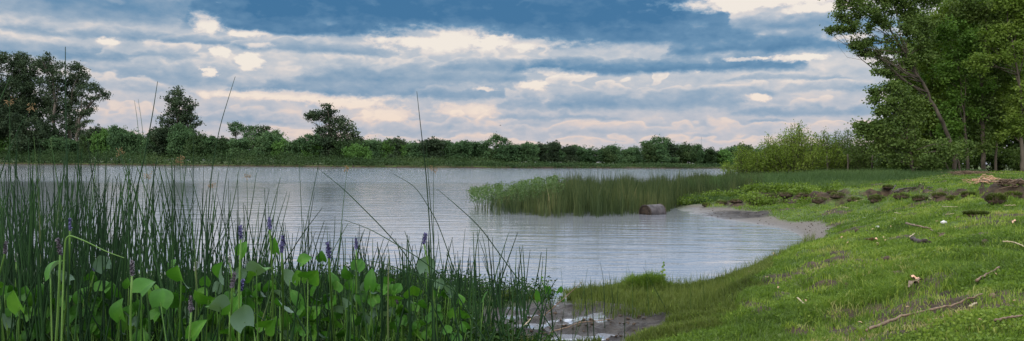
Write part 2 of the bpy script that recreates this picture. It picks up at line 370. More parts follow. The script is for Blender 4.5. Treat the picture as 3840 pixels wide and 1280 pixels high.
c = mixc(nt, att('sand'), c, sandc); c = mixc(nt, att('mud'), c, mudc)
wet = math_(nt, 'SUBTRACT', 1.0, math_(nt, 'MULTIPLY', sx.outputs[2], 14.0), True)
c = mixc(nt, math_(nt, 'MULTIPLY', wet, .55), c, (.03, .026, .022))
b = N(nt, 'ShaderNodeBsdfPrincipled'); nt.links.new(c, b.inputs['Base Color']); b.inputs['Specular IOR Level'].default_value = .25
nt.links.new(math_(nt, 'SUBTRACT', .95, math_(nt, 'MULTIPLY', wet, .6)), b.inputs['Roughness'])
n4 = N(nt, 'ShaderNodeTexNoise', i_Scale=13.0, i_Detail=6.0); nt.links.new(geo.outputs['Position'], n4.inputs['Vector'])
bp = N(nt, 'ShaderNodeBump', i_Strength=.7, i_Distance=.07); nt.links.new(n4.outputs[0], bp.inputs['Height']); nt.links.new(bp.outputs[0], b.inputs['Normal'])
nt.links.new(b.outputs[0], out.inputs[0])
tag(link('ground', me, m), kind='structure')

# ------------------------------------------------------------------ water
m, nt, out = new_mat('water_material')
geo = N(nt, 'ShaderNodeNewGeometry')
sx = N(nt, 'ShaderNodeSeparateXYZ'); nt.links.new(geo.outputs['Position'], sx.inputs[0])
def wave(scale, sx_, sy_, rot, det, dist=0.):
    mp = N(nt, 'ShaderNodeMapping'); mp.inputs['Scale'].default_value = (sx_, sy_, 1); mp.inputs['Rotation'].default_value = (0, 0, rad(rot))
    nt.links.new(geo.outputs['Position'], mp.inputs[0])
    no = N(nt, 'ShaderNodeTexNoise', i_Scale=float(scale), i_Detail=float(det), i_Distortion=dist); no.inputs['Roughness'].default_value = .5
    nt.links.new(mp.outputs[0], no.inputs['Vector']); return no.outputs[0]
w1 = wave(.9, .40, 1.7, 10, 2, .8); w2 = wave(5.0, .6, 1.3, -14, 3, .3); w3 = wave(18.0, .8, 1.2, 5, 2)
patch = wave(.035, .3, 1., 8, 3)
farm = N(nt, 'ShaderNodeMapRange', i_1=52.0, i_2=72.0); farm.interpolation_type = 'SMOOTHSTEP'
nt.links.new(math_(nt, 'ADD', sx.outputs[1], math_(nt, 'MULTIPLY', math_(nt, 'SUBTRACT', patch, .5), 40.0)), farm.inputs[0])
hgt = math_(nt, 'ADD', math_(nt, 'MULTIPLY', w1, 1.0), math_(nt, 'ADD', math_(nt, 'MULTIPLY', w2, .20), math_(nt, 'MULTIPLY', w3, .03)))
stre = math_(nt, 'ADD', .04, math_(nt, 'MULTIPLY', farm.outputs[0], .10))
bp = N(nt, 'ShaderNodeBump', i_Distance=1.0); nt.links.new(hgt, bp.inputs['Height']); nt.links.new(stre, bp.inputs['Strength'])
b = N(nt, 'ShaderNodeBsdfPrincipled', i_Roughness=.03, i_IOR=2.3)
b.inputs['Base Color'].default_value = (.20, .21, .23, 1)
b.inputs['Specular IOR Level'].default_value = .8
nt.links.new(bp.outputs[0], b.inputs['Normal']); nt.links.new(b.outputs[0], out.inputs[0])
MT['water'] = m
S = 6000.0
V = np.array([[-S, -S, 0], [S, -S, 0], [S, S, 0], [-S, S, 0]])
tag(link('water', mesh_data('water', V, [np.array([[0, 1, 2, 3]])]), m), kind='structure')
#PART2
# ------------------------------------------------------------------ sky
SUN_EL, SUN_ROT = 34.0, 215.0     # compass rotation of the sun, behind the camera on the left
w = bpy.data.worlds.new('World'); SC.world = w; w.use_nodes = True; nt = w.node_tree; nt.nodes.clear()
wo = nt.nodes.new('ShaderNodeOutputWorld')
tc = N(nt, 'ShaderNodeTexCoord'); nrm = N(nt, 'ShaderNodeVectorMath', operation='NORMALIZE'); nt.links.new(tc.outputs['Generated'], nrm.inputs[0])
sp = N(nt, 'ShaderNodeSeparateXYZ'); nt.links.new(nrm.outputs[0], sp.inputs[0])
az = math_(nt, 'MULTIPLY', math_(nt, 'ARCTAN2', sp.outputs[0], sp.outputs[1]), 57.2958)
el = math_(nt, 'MULTIPLY', math_(nt, 'ARCSINE', sp.outputs[2]), 57.2958)
cv = N(nt, 'ShaderNodeCombineXYZ'); nt.links.new(az, cv.inputs[0]); nt.links.new(el, cv.inputs[1])
def snoise(sx_, sy_, det, ro=.55, off=0., dist=0.):
    mp = N(nt, 'ShaderNodeMapping'); mp.inputs['Scale'].default_value = (sx_, sy_, 1); mp.inputs['Location'].default_value = (off, off*.7, off)
    nt.links.new(cv.outputs[0], mp.inputs[0])
    no = N(nt, 'ShaderNodeTexNoise', i_Scale=1.0, i_Detail=float(det), i_Distortion=dist); no.inputs['Roughness'].default_value = ro
    nt.links.new(mp.outputs[0], no.inputs['Vector']); return no
wn = snoise(.16, .4, 4, .5, 3.1)
wv = N(nt, 'ShaderNodeVectorMath', operation='SUBTRACT'); nt.links.new(wn.outputs['Color'], wv.inputs[0]); wv.inputs[1].default_value = (.5, .5, .5)
wm = N(nt, 'ShaderNodeVectorMath', operation='MULTIPLY'); nt.links.new(wv.outputs[0], wm.inputs[0]); wm.inputs[1].default_value = (3.5, .8, 0)
wa = N(nt, 'ShaderNodeVectorMath', operation='ADD'); nt.links.new(cv.outputs[0], wa.inputs[0]); nt.links.new(wm.outputs[0], wa.inputs[1])
wn2 = snoise(1.1, 1.9, 6, .62, 6.3)
wv2 = N(nt, 'ShaderNodeVectorMath', operation='SUBTRACT'); nt.links.new(wn2.outputs['Color'], wv2.inputs[0]); wv2.inputs[1].default_value = (.5, .5, .5)
wm2 = N(nt, 'ShaderNodeVectorMath', operation='MULTIPLY'); nt.links.new(wv2.outputs[0], wm2.inputs[0]); wm2.inputs[1].default_value = (1.5, .55, 0)
wa2 = N(nt, 'ShaderNodeVectorMath', operation='ADD'); nt.links.new(wa.outputs[0], wa2.inputs[0]); nt.links.new(wm2.outputs[0], wa2.inputs[1])
ws = N(nt, 'ShaderNodeSeparateXYZ'); nt.links.new(wa2.outputs[0], ws.inputs[0]); WA, WE = ws.outputs[0], ws.outputs[1]
wpos = wa2.outputs[0]
def billow(sx_, sy_, off):
    mp = N(nt, 'ShaderNodeMapping'); mp.inputs['Scale'].default_value = (sx_, sy_, 1); mp.inputs['Location'].default_value = (off, off, 0)
    nt.links.new(wa.outputs[0], mp.inputs[0])
    v = N(nt, 'ShaderNodeTexVoronoi', feature='SMOOTH_F1', i_Scale=1.0); v.inputs['Smoothness'].default_value = .35; v.inputs['Detail'].default_value = 1.0; v.inputs['Roughness'].default_value = .5
    nt.links.new(mp.outputs[0], v.inputs['Vector']); return math_(nt, 'SUBTRACT', 1.0, v.outputs['Distance'])
bl1 = billow(.6, 1.15, 2.2)
nA = snoise(.30, .62, 6, .55, 9.7, .3).outputs[0]; nB = snoise(1.0, 2.0, 6, .6, 4.4).outputs[0]
top_n = math_(nt, 'ADD', math_(nt, 'MULTIPLY', bl1, 1.0), math_(nt, 'MULTIPLY', nB, .5)); top_n = math_(nt, 'ADD', top_n, .27)
def ss(v, lo, hi, o0=0., o1=1.):
    mr = N(nt, 'ShaderNodeMapRange', i_1=float(lo), i_2=float(hi), i_3=float(o0), i_4=float(o1)); mr.interpolation_type = 'SMOOTHSTEP'; nt.links.new(v, mr.inputs[0]); return mr.outputs[0]
def dirdeg(x, y):
    d = ray(x, y); d = d/np.linalg.norm(d); return math.degrees(math.atan2(d[0], d[1])), math.degrees(math.asin(d[2]))
Dn = ss(el, 1.0, 7.0, .37, .27)
# cloud banks from the far low ones to the near high ones: centre x, base row, half width, height, base tone, top tone
BANKS = [
 (2300, 560, 1500, 60, .34, .26), (500, 520, 800, 60, .36, .30), (1500, 545, 700, 45, .32, .26), (350, 480, 520, 90, .42, .30), (880, 462, 400, 62, .46, .34), (1650, 500, 480, 72, .42, .30), (2420, 500, 430, 60, .40, .24), (2080, 445, 300, 46, .52, .34), (3000, 500, 420, 50, .36, .28), (2870, 452, 80, 16, .5, .4),
 (620, 305, 330, 130, .52, .24), (300, 330, 360, 60, .46, .3), (1341, 358, 500, 105, .66, .34), (1790, 365, 270, 60, .62, .40), (2320, 402, 470, 130, .66, .16), (2650, 360, 330, 60, .52, .2), (3100, 424, 360, 70, .62, .24), (3200, 335, 260, 56, .52, .14), (2950, 300, 260, 40, .5, .26),
 (1560, 310, 460, 120, .62, .26), (1900, 262, 300, 80, .6, .2), (150, 212, 270, 95, .66, .26), (560, 215, 180, 60, .52, .2), (330, 135, 330, 62, .55, .22), (860, 172, 230, 46, .62, .26), (1180, 195, 330, 66, .58, .26), (2450, 268, 560, 84, .86, .40), (2940, 192, 440, 120, .84, .30), (1890, 140, 150, 34, .74, .4),
 (150, 62, 420, 160, .50, .36), (660, 66, 480, 220, .72, .46), (1250, 128, 420, 70, .84, .60), (3000, 110, 420, 90, .66, .34), (2300, 165, 560, 130, .80, .50), (1740, 100, 980, 420, 1.0, .80)]
for (x, yb, hw, hh, dk, lt) in BANKS:
    a0, e0 = dirdeg(x, yb); w_ = hw/53.6; h_ = hh*1.2/53.6
    u = math_(nt, 'MULTIPLY', math_(nt, 'SUBTRACT', WA, a0), 1/w_)
    u2 = math_(nt, 'MULTIPLY', u, u); env = math_(nt, 'SUBTRACT', 1.0, math_(nt, 'MULTIPLY', u2, u2))
    t = math_(nt, 'MULTIPLY', math_(nt, 'SUBTRACT', WE, e0), 1/h_)
    edge = math_(nt, 'SUBTRACT', math_(nt, 'MULTIPLY', env, top_n), t)
    m1 = ss(edge, -.04, .30/max(1., h_)); m2 = ss(t, -.16, .10); mk = math_(nt, 'MULTIPLY', m1, m2)
    tone = ss(t, -.05, .85, dk, lt)
    tone = math_(nt, 'SUBTRACT', tone, ss(edge, .55, .0, 0., .16))
    Dn = math_(nt, 'ADD', Dn, math_(nt, 'MULTIPLY', mk, math_(nt, 'SUBTRACT', tone, Dn)))
hn = math_(nt, 'MULTIPLY', math_(nt, 'SUBTRACT', nB, .5), 1.6)
HOLES = [(768, 84, 50, 34, -.6), (887, 119, 70, 13, -.5), (961, 232, 42, 26, -.7), (827, 200, 32, 16, -.55), (816, 272, 18, 14, -.6), (984, 171, 70, 12, -.3), (417, 152, 40, 12, -.4), (1100, 358, 330, 16, -.38), (1290, 385, 130, 20, -.35), (1438, 432, 90, 24, -.3), (1714, 410, 120, 22, -.25),
 (1650, 142, 220, 40, -.5), (1960, 160, 220, 20, -.5), (2793, 6, 240, 26, -.75), (3060, 30, 110, 16, -.35), (2047, 268, 80, 13, -.4), (2979, 224, 90, 13, -.6), (2792, 227, 70, 7, -.45), (2017, 322, 50, 14, -.4), (1801, 335, 50, 7, -.4), (2837, 369, 34, 11, -.45), (3210, 142, 80, 14, -.5)]
for (x, y, bw, bh, am) in HOLES:
    a0, e0 = dirdeg(x, y)
    s = N(nt, 'ShaderNodeVectorMath', operation='SUBTRACT'); nt.links.new(wpos, s.inputs[0]); s.inputs[1].default_value = (a0, e0, 0)
    s2 = N(nt, 'ShaderNodeVectorMath', operation='MULTIPLY'); nt.links.new(s.outputs[0], s2.inputs[0]); s2.inputs[1].default_value = (53.6/bw, 53.6/bh, 0)
    l = N(nt, 'ShaderNodeVectorMath', operation='LENGTH'); nt.links.new(s2.outputs[0], l.inputs[0])
    Dn = math_(nt, 'ADD', Dn, ss(math_(nt, 'ADD', l.outputs['Value'], hn), 1.45, .45, 0., am))
Dn = math_(nt, 'ADD', Dn, math_(nt, 'MULTIPLY', math_(nt, 'SUBTRACT', nA, .5), .42))
Dn = math_(nt, 'ADD', Dn, math_(nt, 'MULTIPLY', math_(nt, 'SUBTRACT', nB, .5), .24))
Dn = math_(nt, 'SUBTRACT', Dn, math_(nt, 'MULTIPLY', math_(nt, 'SUBTRACT', bl1, .55), .10))
def s2l(r, g, b):
    f = lambda v: ((v/255+.055)/1.055)**2.4 if v > 10 else v/255/12.92
    return (f(r), f(g), f(b))
hi_c = ramp(nt, Dn, [(0.02, s2l(252, 242, 230)), (.2, s2l(232, 224, 220)), (.34, s2l(196, 202, 211)), (.52, s2l(156, 177, 198)), (.74, s2l(108, 148, 182)), (1.0, s2l(62, 116, 160))])
lo_c = ramp(nt, Dn, [(0.02, s2l(250, 228, 212)), (.22, s2l(230, 212, 206)), (.36, s2l(203, 201, 209)), (.54, s2l(163, 179, 200)), (.8, s2l(120, 155, 188)), (1.0, s2l(100, 142, 180))])
ef = N(nt, 'ShaderNodeMapRange', i_1=2.0, i_2=7.0); ef.interpolation_type = 'SMOOTHSTEP'; nt.links.new(el, ef.inputs[0])
cc = mixc(nt, ef.outputs[0], lo_c, hi_c)
# bright overcast above the picture, as an overcast zenith is
zf = N(nt, 'ShaderNodeMapRange', i_1=11.0, i_2=17.0); zf.interpolation_type = 'SMOOTHSTEP'; nt.links.new(el, zf.inputs[0])
zn = snoise(.05, .12, 4, .55, 1.3).outputs[0]
zc = ramp(nt, zn, [(.3, (1.55, 1.8, 2.3)), (.7, (2.8, 2.8, 2.85))])
cc = mixc(nt, zf.outputs[0], cc, zc)
bg = N(nt, 'ShaderNodeBackground', i_Strength=1.0); nt.links.new(cc, bg.inputs[0])
sky = N(nt, 'ShaderNodeTexSky', sky_type='NISHITA'); sky.sun_disc = False; sky.sun_elevation = rad(SUN_EL); sky.sun_rotation = rad(SUN_ROT)
bg2 = N(nt, 'ShaderNodeBackground', i_Strength=.05); nt.links.new(sky.outputs[0], bg2.inputs[0])
mxs = N(nt, 'ShaderNodeMixShader', i_0=.12); nt.links.new(bg.outputs[0], mxs.inputs[1]); nt.links.new(bg2.outputs[0], mxs.inputs[2])
nt.links.new(mxs.outputs[0], wo.inputs[0])
w.cycles.sampling_method = 'MANUAL'; w.cycles.sample_map_resolution = 512
ld = bpy.data.lights.new('sun', 'SUN'); ld.energy = 1.5; ld.angle = rad(12); ld.color = (1, .93, .84)
lo = bpy.data.objects.new('sun', ld); COL.objects.link(lo)
sdv = Vector((math.sin(rad(SUN_ROT))*math.cos(rad(SUN_EL)), math.cos(rad(SUN_ROT))*math.cos(rad(SUN_EL)), math.sin(rad(SUN_EL))))
lo.rotation_euler = sdv.to_track_quat('Z', 'Y').to_euler(); lo.location = (-20, -20, 30)
SC.view_settings.view_transform = 'Standard'; SC.view_settings.look = 'None'; SC.view_settings.exposure = 0; SC.view_settings.gamma = 1
SC.cycles.max_bounces = 6; SC.cycles.diffuse_bounces = 2; SC.cycles.glossy_bounces = 4; SC.cycles.transmission_bounces = 2
SC.cycles.caustics_reflective = False; SC.cycles.use_denoising = True
# ------------------------------------------------------------------ trees
def crown_from_blobs(mb, blobs, leaf, crad, per, rng, cov, flat=.2, asp=.6, hollow=.42):
    """blobs: list of (centre, radii). clumps of leaves spread through each blob, denser towards its shell"""
    cl = []
    for c, rv in blobs:
        rv = np.array(rv); area = math.pi*rv[0]*rv[2]
        n = max(3, int(cov*area/(leaf**2*asp*.22*(per+2))))
        d = rng.normal(size=(n, 3)); d /= np.linalg.norm(d, axis=1)[:, None]
        rr = rng.random(n)**hollow
        cc = np.array(c)+d*rr[:, None]*rv*(1+.22*rng.normal(size=n))[:, None]
        cl.append(cc)
    cl = np.vstack(cl)
    m = len(cl); k = rng.poisson(per, m)+2
    idx = np.repeat(np.arange(m), k)
    sc = crad*(.6+.8*rng.random(m))
    P = cl[idx]+rng.normal(size=(len(idx), 3))*.5*sc[idx][:, None]*np.array([1, 1, .72])
    base = rng.random(m)[idx]*.6
    leaf_quads(mb, P, leaf*(.65+.7*rng.random(len(P))), rng, flat, asp, np.clip(base+rng.random(len(P))*.4, 0, 1))
    return cl
def curve_pts(a, b, rng, bend=.12, n=6, sag=0):
    a = np.array(a, float); b = np.array(b, float); t = np.linspace(0, 1, n)[:, None]; L = np.linalg.norm(b-a)
    P = a+(b-a)*t; off = rng.normal(size=3)*bend*L
    P = P+off*(np.sin(t*math.pi))+rng.normal(size=(n, 3))*.012*L*np.sin(t*math.pi); P[:, 2] += (sag*L*np.sin(t*math.pi))[:, 0]
    return P
def px_pt(px, py, d): return at_d(px, py, d)
def make_tree(name, label, cat, base_px, d, trunk, blobs, mat, bark, rng, leaf, crad, per, cov, r_trunk, group=None, flat=.2, asp=.6, twigs=1.0, zsq=1.0, sides=6, ddepth=0.):
    """trunk: list of (px,py); blobs: list of (px,py,rx,ry[,depth offset m]) in photo units at distance d"""
    k = d/F
    b0 = at_d(base_px[0], base_px[1], d); gz = max(H1(b0[0], b0[1]), 0)-.05
    root = empty(name, (b0[0], b0[1], gz)); tag(root, label, cat, group)
    O = np.array([b0[0], b0[1], gz])
    tp = [np.zeros(3)]+[px_pt(x, y, d+(i+1)*.0)-O for i, (x, y) in enumerate(trunk)]
    tp = np.array(tp)
    # resample trunk
    seg = np.linspace(0, len(tp)-1, 4*len(tp)); TP = np.stack([np.interp(seg, np.arange(len(tp)), tp[:, j]) for j in range(3)], 1)
    TP = TP+rng.normal(size=TP.shape)*r_trunk*.25; TP[0] = 0
    TR = r_trunk*(1-.8*np.linspace(0, 1, len(TP))**1.1); TR[0] *= 1.35
    tb = MB(); tb.tube(TP, TR, sides)
    bl = []
    for q in blobs:
        dz = q[4] if len(q) > 4 else rng.normal()*q[2]*k*.35
        c = px_pt(q[0], q[1], d+dz)-O; bl.append((c, (q[2]*k, q[2]*k*zsq, q[3]*k)))
    bl0 = bl; bl = []
    for c, rv in bl0:
        bl.append((c, tuple(.78*v for v in rv)))
        for _ in range(3):
            a = rng.random()*6.283; e = rng.random(); q = .28+.26*rng.random(); o_ = np.array([math.cos(a)*rv[0], rng.normal()*.5*rv[1], math.sin(a)*rv[2]])*(.72+.42*e)
            bl.append((c+o_, tuple(q*v for v in rv)))
    cov *= .8
    cb = MB(); cl = crown_from_blobs(cb, bl, leaf, crad, per, rng, cov, flat, asp)
    hs = TP[:, 2]
    # limbs to blobs, twigs to clumps
    for c, rv in bl0:
        hb = min(c[2]-.35*abs(c[2]-TP[0][2])*rng.random()-rv[2]*.6, hs[-1]); j = int(np.argmin(abs(hs-hb))); j = max(j, 2)
        L = curve_pts(TP[j], c, rng, .10, 6, -.04); rr = max(TR[j]*.5, r_trunk*.12)
        tb.tube(L, rr*(1-.75*np.linspace(0, 1, 6)), max(4, sides-2))
        near = cl[np.argsort(((cl-c)**2).sum(1))[:max(3, int(8*twigs))]]
        for q in near[rng.permutation(len(near))[:int(6*twigs)]]:
            s = L[rng.integers(2, 6)]; tb.tube(curve_pts(s, q, rng, .12, 4), rr*.28*(1-.7*np.linspace(0, 1, 4)), 3, cap=False)
    tb.build('trunk', bark, root, True); cb.build('crown', mat, root)
    return root
rg = np.random.default_rng(11)
def sh(px, back=0.): return float(shore_d(px))+back
FE = dict(mat=MT['far_euc'], bark=MT['far_bark'], leaf=.62, crad=1.25, per=16, r_trunk=.7, zsq=1.0, sides=5, flat=.1)
d = sh(50, 16)
make_tree('eucalyptus', 'tall dark eucalyptus cut by the frame beside the biggest group across the river', 'tree', (-60, 600), d, [(-50, 450), (-45, 300)],
          [(-50, 250, 60, 50), (-30, 330, 90, 70), (-20, 440, 100, 80), (-80, 380, 90, 90), (5, 520, 90, 60), (5, 215, 22, 18)], rng=rg, cov=3.0, **FE)
make_tree('eucalyptus', 'broad domed dark eucalyptus, widest of the tall group across the river', 'tree', (85, 600), d+4, [(88, 450), (90, 290)],
          [(88, 232, 40, 28), (60, 265, 50, 36), (112, 280, 45, 50), (75, 330, 75, 60), (110, 380, 60, 70), (50, 400, 60, 70), (90, 470, 80, 60), (60, 530, 90, 45), (125, 520, 60, 50), (85, 212, 18, 12)], rng=rg, cov=2.6, **FE)
make_tree('eucalyptus', 'eucalyptus with two narrow leaning tops and gaps of sky in its crown', 'tree', (205, 600), d, [(205, 450), (200, 300), (190, 230)],
          [(187, 222, 20, 20), (158, 228, 17, 16), (168, 258, 24, 24), (200, 262, 34, 36), (215, 310, 36, 40), (182, 340, 34, 40), (222, 380, 40, 34), (195, 430, 38, 32), (235, 450, 34, 30), (205, 500, 50, 40)], rng=rg, cov=1.9, **FE)
make_tree('eucalyptus', 'rounded eucalyptus crown behind the tallest bulrush across the river', 'tree', (262, 600), d+6, [(262, 440), (275, 320)],
          [(268, 258, 26, 20), (300, 278, 30, 26), (275, 300, 40, 30), (305, 320, 24, 26), (262, 350, 30, 26), (285, 380, 26, 22), (250, 410, 28, 24), (272, 460, 34, 26), (250, 520, 50, 40)], rng=rg, cov=2.2, **FE)
make_tree('eucalyptus', 'eucalyptus with long ragged limbs reaching out to the side over open sky', 'tree', (290, 600), d-3, [(290, 520), (300, 440), (340, 390), (375, 355)],
          [(355, 322, 20, 10), (335, 338, 24, 12), (385, 350, 16, 10), (397, 358, 10, 7), (350, 368, 26, 12), (322, 390, 26, 14), (310, 350, 20, 12), (345, 405, 18, 9), (335, 428, 22, 9), (300, 430, 20, 14), (325, 455, 16, 8), (290, 478, 24, 16), (310, 500, 22, 12), (280, 540, 50, 30)], rng=rg, cov=2.0, **FE)
d = sh(670, 22)
make_tree('eucalyptus', 'lone egg shaped eucalyptus with pale trunk standing above the treeline', 'tree', (668, 600), d, [(668, 480), (662, 380)],
          [(655, 350, 26, 18), (645, 375, 24, 22), (675, 372, 26, 20), (700, 385, 24, 18), (660, 405, 34, 22), (712, 408, 22, 20), (640, 425, 24, 18), (690, 430, 34, 20), (725, 440, 20, 16), (640, 455, 32, 18), (680, 462, 36, 18), (720, 468, 24, 16), (622, 480, 26, 14), (660, 492, 40, 16), (705, 495, 30, 14)], rng=rg, cov=2.3, **FE)
d = sh(1240, 18)
make_tree('eucalyptus', 'wide spreading eucalyptus with a layered open crown, lone above low treeline', 'tree', (1238, 600), d, [(1236, 520), (1235, 460), (1228, 410)],
          [(1228, 408, 22, 13), (1216, 425, 24, 14), (1240, 432, 20, 16), (1180, 432, 22, 11), (1158, 440, 14, 9), (1195, 445, 18, 9), (1230, 455, 26, 16), (1268, 452, 22, 13), (1290, 452, 16, 10), (1300, 470, 22, 14), (1255, 480, 30, 18), (1215, 480, 26, 14), (1195, 500, 20, 12), (1325, 490, 18, 16), (1290, 505, 30, 18), (1325, 520, 26, 16), (1240, 520, 30, 18), (1345, 535, 12, 14), (1300, 540, 40, 20), (1255, 550, 40, 20)], rng=rg, cov=2.1, **FE)
FD = dict(mat=MT['far_dark'], bark=MT['far_bark'], leaf=.5, crad=.9, per=14, r_trunk=.3, sides=4, flat=.1)
make_tree('tree', 'small umbrella shaped tree on a bare stem above the treeline', 'tree', (884, 600), sh(884, 20), [(884, 540), (884, 490)], [(872, 475, 20, 9), (892, 468, 20, 9), (885, 484, 26, 9), (905, 482, 12, 7), (884, 500, 10, 7)], rng=rg, cov=2.3, **FD)
make_tree('tree', 'open crowned tree, nearest neighbour to the small umbrella shaped tree', 'tree', (945, 600), sh(945, 20), [(948, 530)], [(935, 485, 18, 10), (955, 480, 18, 9), (950, 500, 26, 12), (925, 505, 16, 9), (945, 525, 34, 14)], rng=rg, cov=2.2, **FD)
make_tree('tree', 'greyish open crowned tree in the middle of four small trees above the treeline', 'tree', (990, 600), sh(990, 24), [(988, 530)], [(975, 487, 16, 10), (995, 485, 18, 9), (985, 502, 26, 10), (1005, 505, 16, 12), (990, 525, 34, 14)], rng=rg, cov=2.0, **{**FD, 'mat': MT['far_euc']})
make_tree('tree', 'small two lobed tree just above the treeline beside the wide eucalyptus', 'tree', (1042, 600), sh(1042, 20), [(1040, 530)], [(1030, 500, 14, 8), (1048, 508, 14, 9), (1040, 500, 8, 10), (1040, 530, 26, 12)], rng=rg, cov=2.2, **FD)
FL = dict(mat=MT['far_lime'], bark=MT['far_bark'], leaf=.5, crad=.9, per=14, r_trunk=.25, sides=4, flat=.1)
make_tree('bush', 'light green bush in front of the wide eucalyptus across the river', 'bush', (1345, 615), sh(1345, 8), [(1345, 570)], [(1345, 555, 34, 14), (1325, 572, 30, 14), (1365, 572, 30, 14), (1345, 590, 45, 14)], rng=rg, cov=2.6, **FL)
make_tree('tree', 'bright green tree at the foot of the wide eucalyptus', 'tree', (1165, 610), sh(1165, 12), [(1165, 550)], [(1160, 515, 30, 14), (1185, 520, 24, 12), (1140, 530, 22, 14), (1165, 545, 40, 20)], rng=rg, cov=2.4, **{**FL, 'mat': MT['far_dark']})
make_tree('tree', 'feathery tree rising above the low even treeline in mid river', 'tree', (1865, 625), sh(1865, 12), [(1862, 570), (1858, 535)], [(1845, 525, 20, 9), (1870, 522, 24, 9), (1858, 516, 16, 6), (1890, 530, 18, 9), (1825, 542, 18, 7), (1860, 545, 34, 14), (1880, 565, 40, 20), (1850, 585, 40, 20), (1905, 545, 12, 8)], rng=rg, cov=2.1, **{**FD, 'mat': MT['far_dark']})
make_tree('tree', 'tallest broad tree of the low treeline right of mid river', 'tree', (2462, 625), sh(2462, 16), [(2460, 575), (2460, 545)], [(2440, 535, 30, 12), (2470, 527, 28, 10), (2497, 527, 16, 12), (2425, 545, 24, 12), (2490, 548, 28, 16), (2455, 560, 50, 20), (2470, 590, 60, 22)], rng=rg, cov=2.6, **FD)
# treeline prototypes, copied along the far bank
def proto(seed, kind):
    r = np.random.default_rng(seed); cb = MB(); tb = MB()
    bl = []
    nb = r.integers(6, 10)
    for i in range(nb):
        a = r.random()*6.28; h = r.random()
        bl.append((np.array([math.cos(a)*.36*(1-.45*h)*r.random()**.5, math.sin(a)*.3*(1-.4*h), .22+.6*h]), (.17+.1*r.random(), .17+.1*r.random(), .10+.08*r.random())))
    bl.append((np.array([0, 0, .35]), (.38, .34, .22)))
    bl.append((np.array([0, 0, .7]), (.24, .22, .2)))
    crown_from_blobs(cb, bl, .05, .075, 14, r, 2.6, .1)
    tb.tube([(0, 0, -.02), (.01, 0, .4), (0, .01, .75)], [.03, .022, .008], 5)
    for c, rv in bl: tb.tube(curve_pts((0, 0, .3), c, r, .1, 4), .012*(1-.6*np.linspace(0, 1, 4)), 3)
    return cb.data('crown'), tb.data('trunk', True)
PR = []
for s in range(7):
    c, t = proto(100+s, 0); c.materials.append(MT[['far_dark', 'far_dark', 'far_euc', 'far_dark', 'far_scrub', 'far_lime', 'far_dark'][s]]); t.materials.append(MT['far_bark']); PR.append((c, t))
def place_proto(name, label, cat, group, px, d, h, wd, i, rz):
    p = at_d(px, 600, d); gz = H1(p[0], p[1])-.1
    e = empty(name, (p[0], p[1], gz)); tag(e, label, cat, group)
    e.scale = (wd, wd, h); e.rotation_euler = (0, 0, rz)
    for nm, me_ in (('crown', PR[i][0]), ('trunk', PR[i][1])):
        if nm == 'crown' or True:
            o = bpy.data.objects.new(nm, me_); COL.objects.link(o); o.parent = e
TOP = np.array([[-200, 500], [0, 530], [300, 545], [345, 505], [380, 520], [420, 492], [455, 520], [520, 518], [560, 540], [610, 505], [700, 500], [765, 528], [830, 540], [900, 540], [1000, 530], [1100, 545], [1170, 545], [1300, 540], [1350, 546], [1400, 545], [1480, 543], [1560, 550], [1640, 548], [1750, 553], [1800, 560], [1860, 555],
                [1920, 552], [1945, 542], [1965, 548], [2010, 540], [2040, 553], [2075, 541], [2110, 552], [2180, 552], [2230, 562], [2300, 548], [2350, 560], [2400, 552], [2440, 540], [2520, 553], [2570, 534], [2600, 560], [2630, 548], [2680, 565], [2720, 566], [2780, 550], [2860, 560], [3100, 555], [3500, 560]], float)
px = -260.
ZONES = [(-400, 340, 'dark round bushy tree under the tall eucalyptus group across the river', 'treeline below the tall eucalyptus group'),
         (340, 600, 'dark round tree of the treeline between the big eucalyptus group and the egg shaped eucalyptus', 'treeline between the eucalypts'),
         (600, 1120, 'dark round tree of the treeline from the egg shaped to the wide eucalyptus', 'treeline with the four small trees'),
         (1120, 1420, 'low dark tree around the foot of the wide spreading eucalyptus', 'trees at the foot of the wide eucalyptus'),
         (1420, 1820, 'low dark green tree in the even flat topped treeline across mid river', 'even flat topped treeline'),
         (1820, 2200, 'rounded green tree in the bumpy treeline near the feathery tree', 'bumpy treeline'),
         (2200, 2700, 'rounded green tree in the treeline around the tallest broad tree', 'treeline around the tallest broad tree'),
         (2700, 4000, 'far green tree showing beyond the yellow green willow bushes', 'far trees beyond the willows')]
def zone(x):
    for a, b, l, g in ZONES:
        if a <= x < b: return l, g
    return ZONES[-1][2:]
while px < 3350:
    top = np.interp(px, TOP[:, 0], TOP[:, 1])+rg.normal()*2.5
    if px < 1820:
        wpx = 62+rg.random()*40
        for row, (bk, dh) in enumerate(((13, 0), (24, 4))):
            d = sh(px, bk+rg.random()*4); x = px+rg.normal()*8
            base = at_d(x, 600, d); gz = H1(base[0], base[1]); tz = at_d(x, top+dh, d)[2]
            l, g = zone(x); place_proto('treeline_tree', l, 'tree', g, x, d, (tz-gz)*1.42, wpx*1.3*d/F, int(rg.integers(0, 7)), rg.random()*6.28)
        px += wpx*.52
    else:
        wpx = 64+rg.random()*34
        for row, (bk, dh) in enumerate(((11, 0), (26, 10))):
            d = sh(px, bk+rg.random()*4); x = px+rg.normal()*8
            base = at_d(x, 600, d); gz = H1(base[0], base[1]); tz = at_d(x, top+dh, d)[2]
            l, g = zone(x); place_proto('treeline_tree', l, 'tree', g, x, d, (tz-gz)*1.22, wpx*1.2*d/F, int(rg.integers(0, 7)), rg.random()*6.28)
        px += wpx*.6
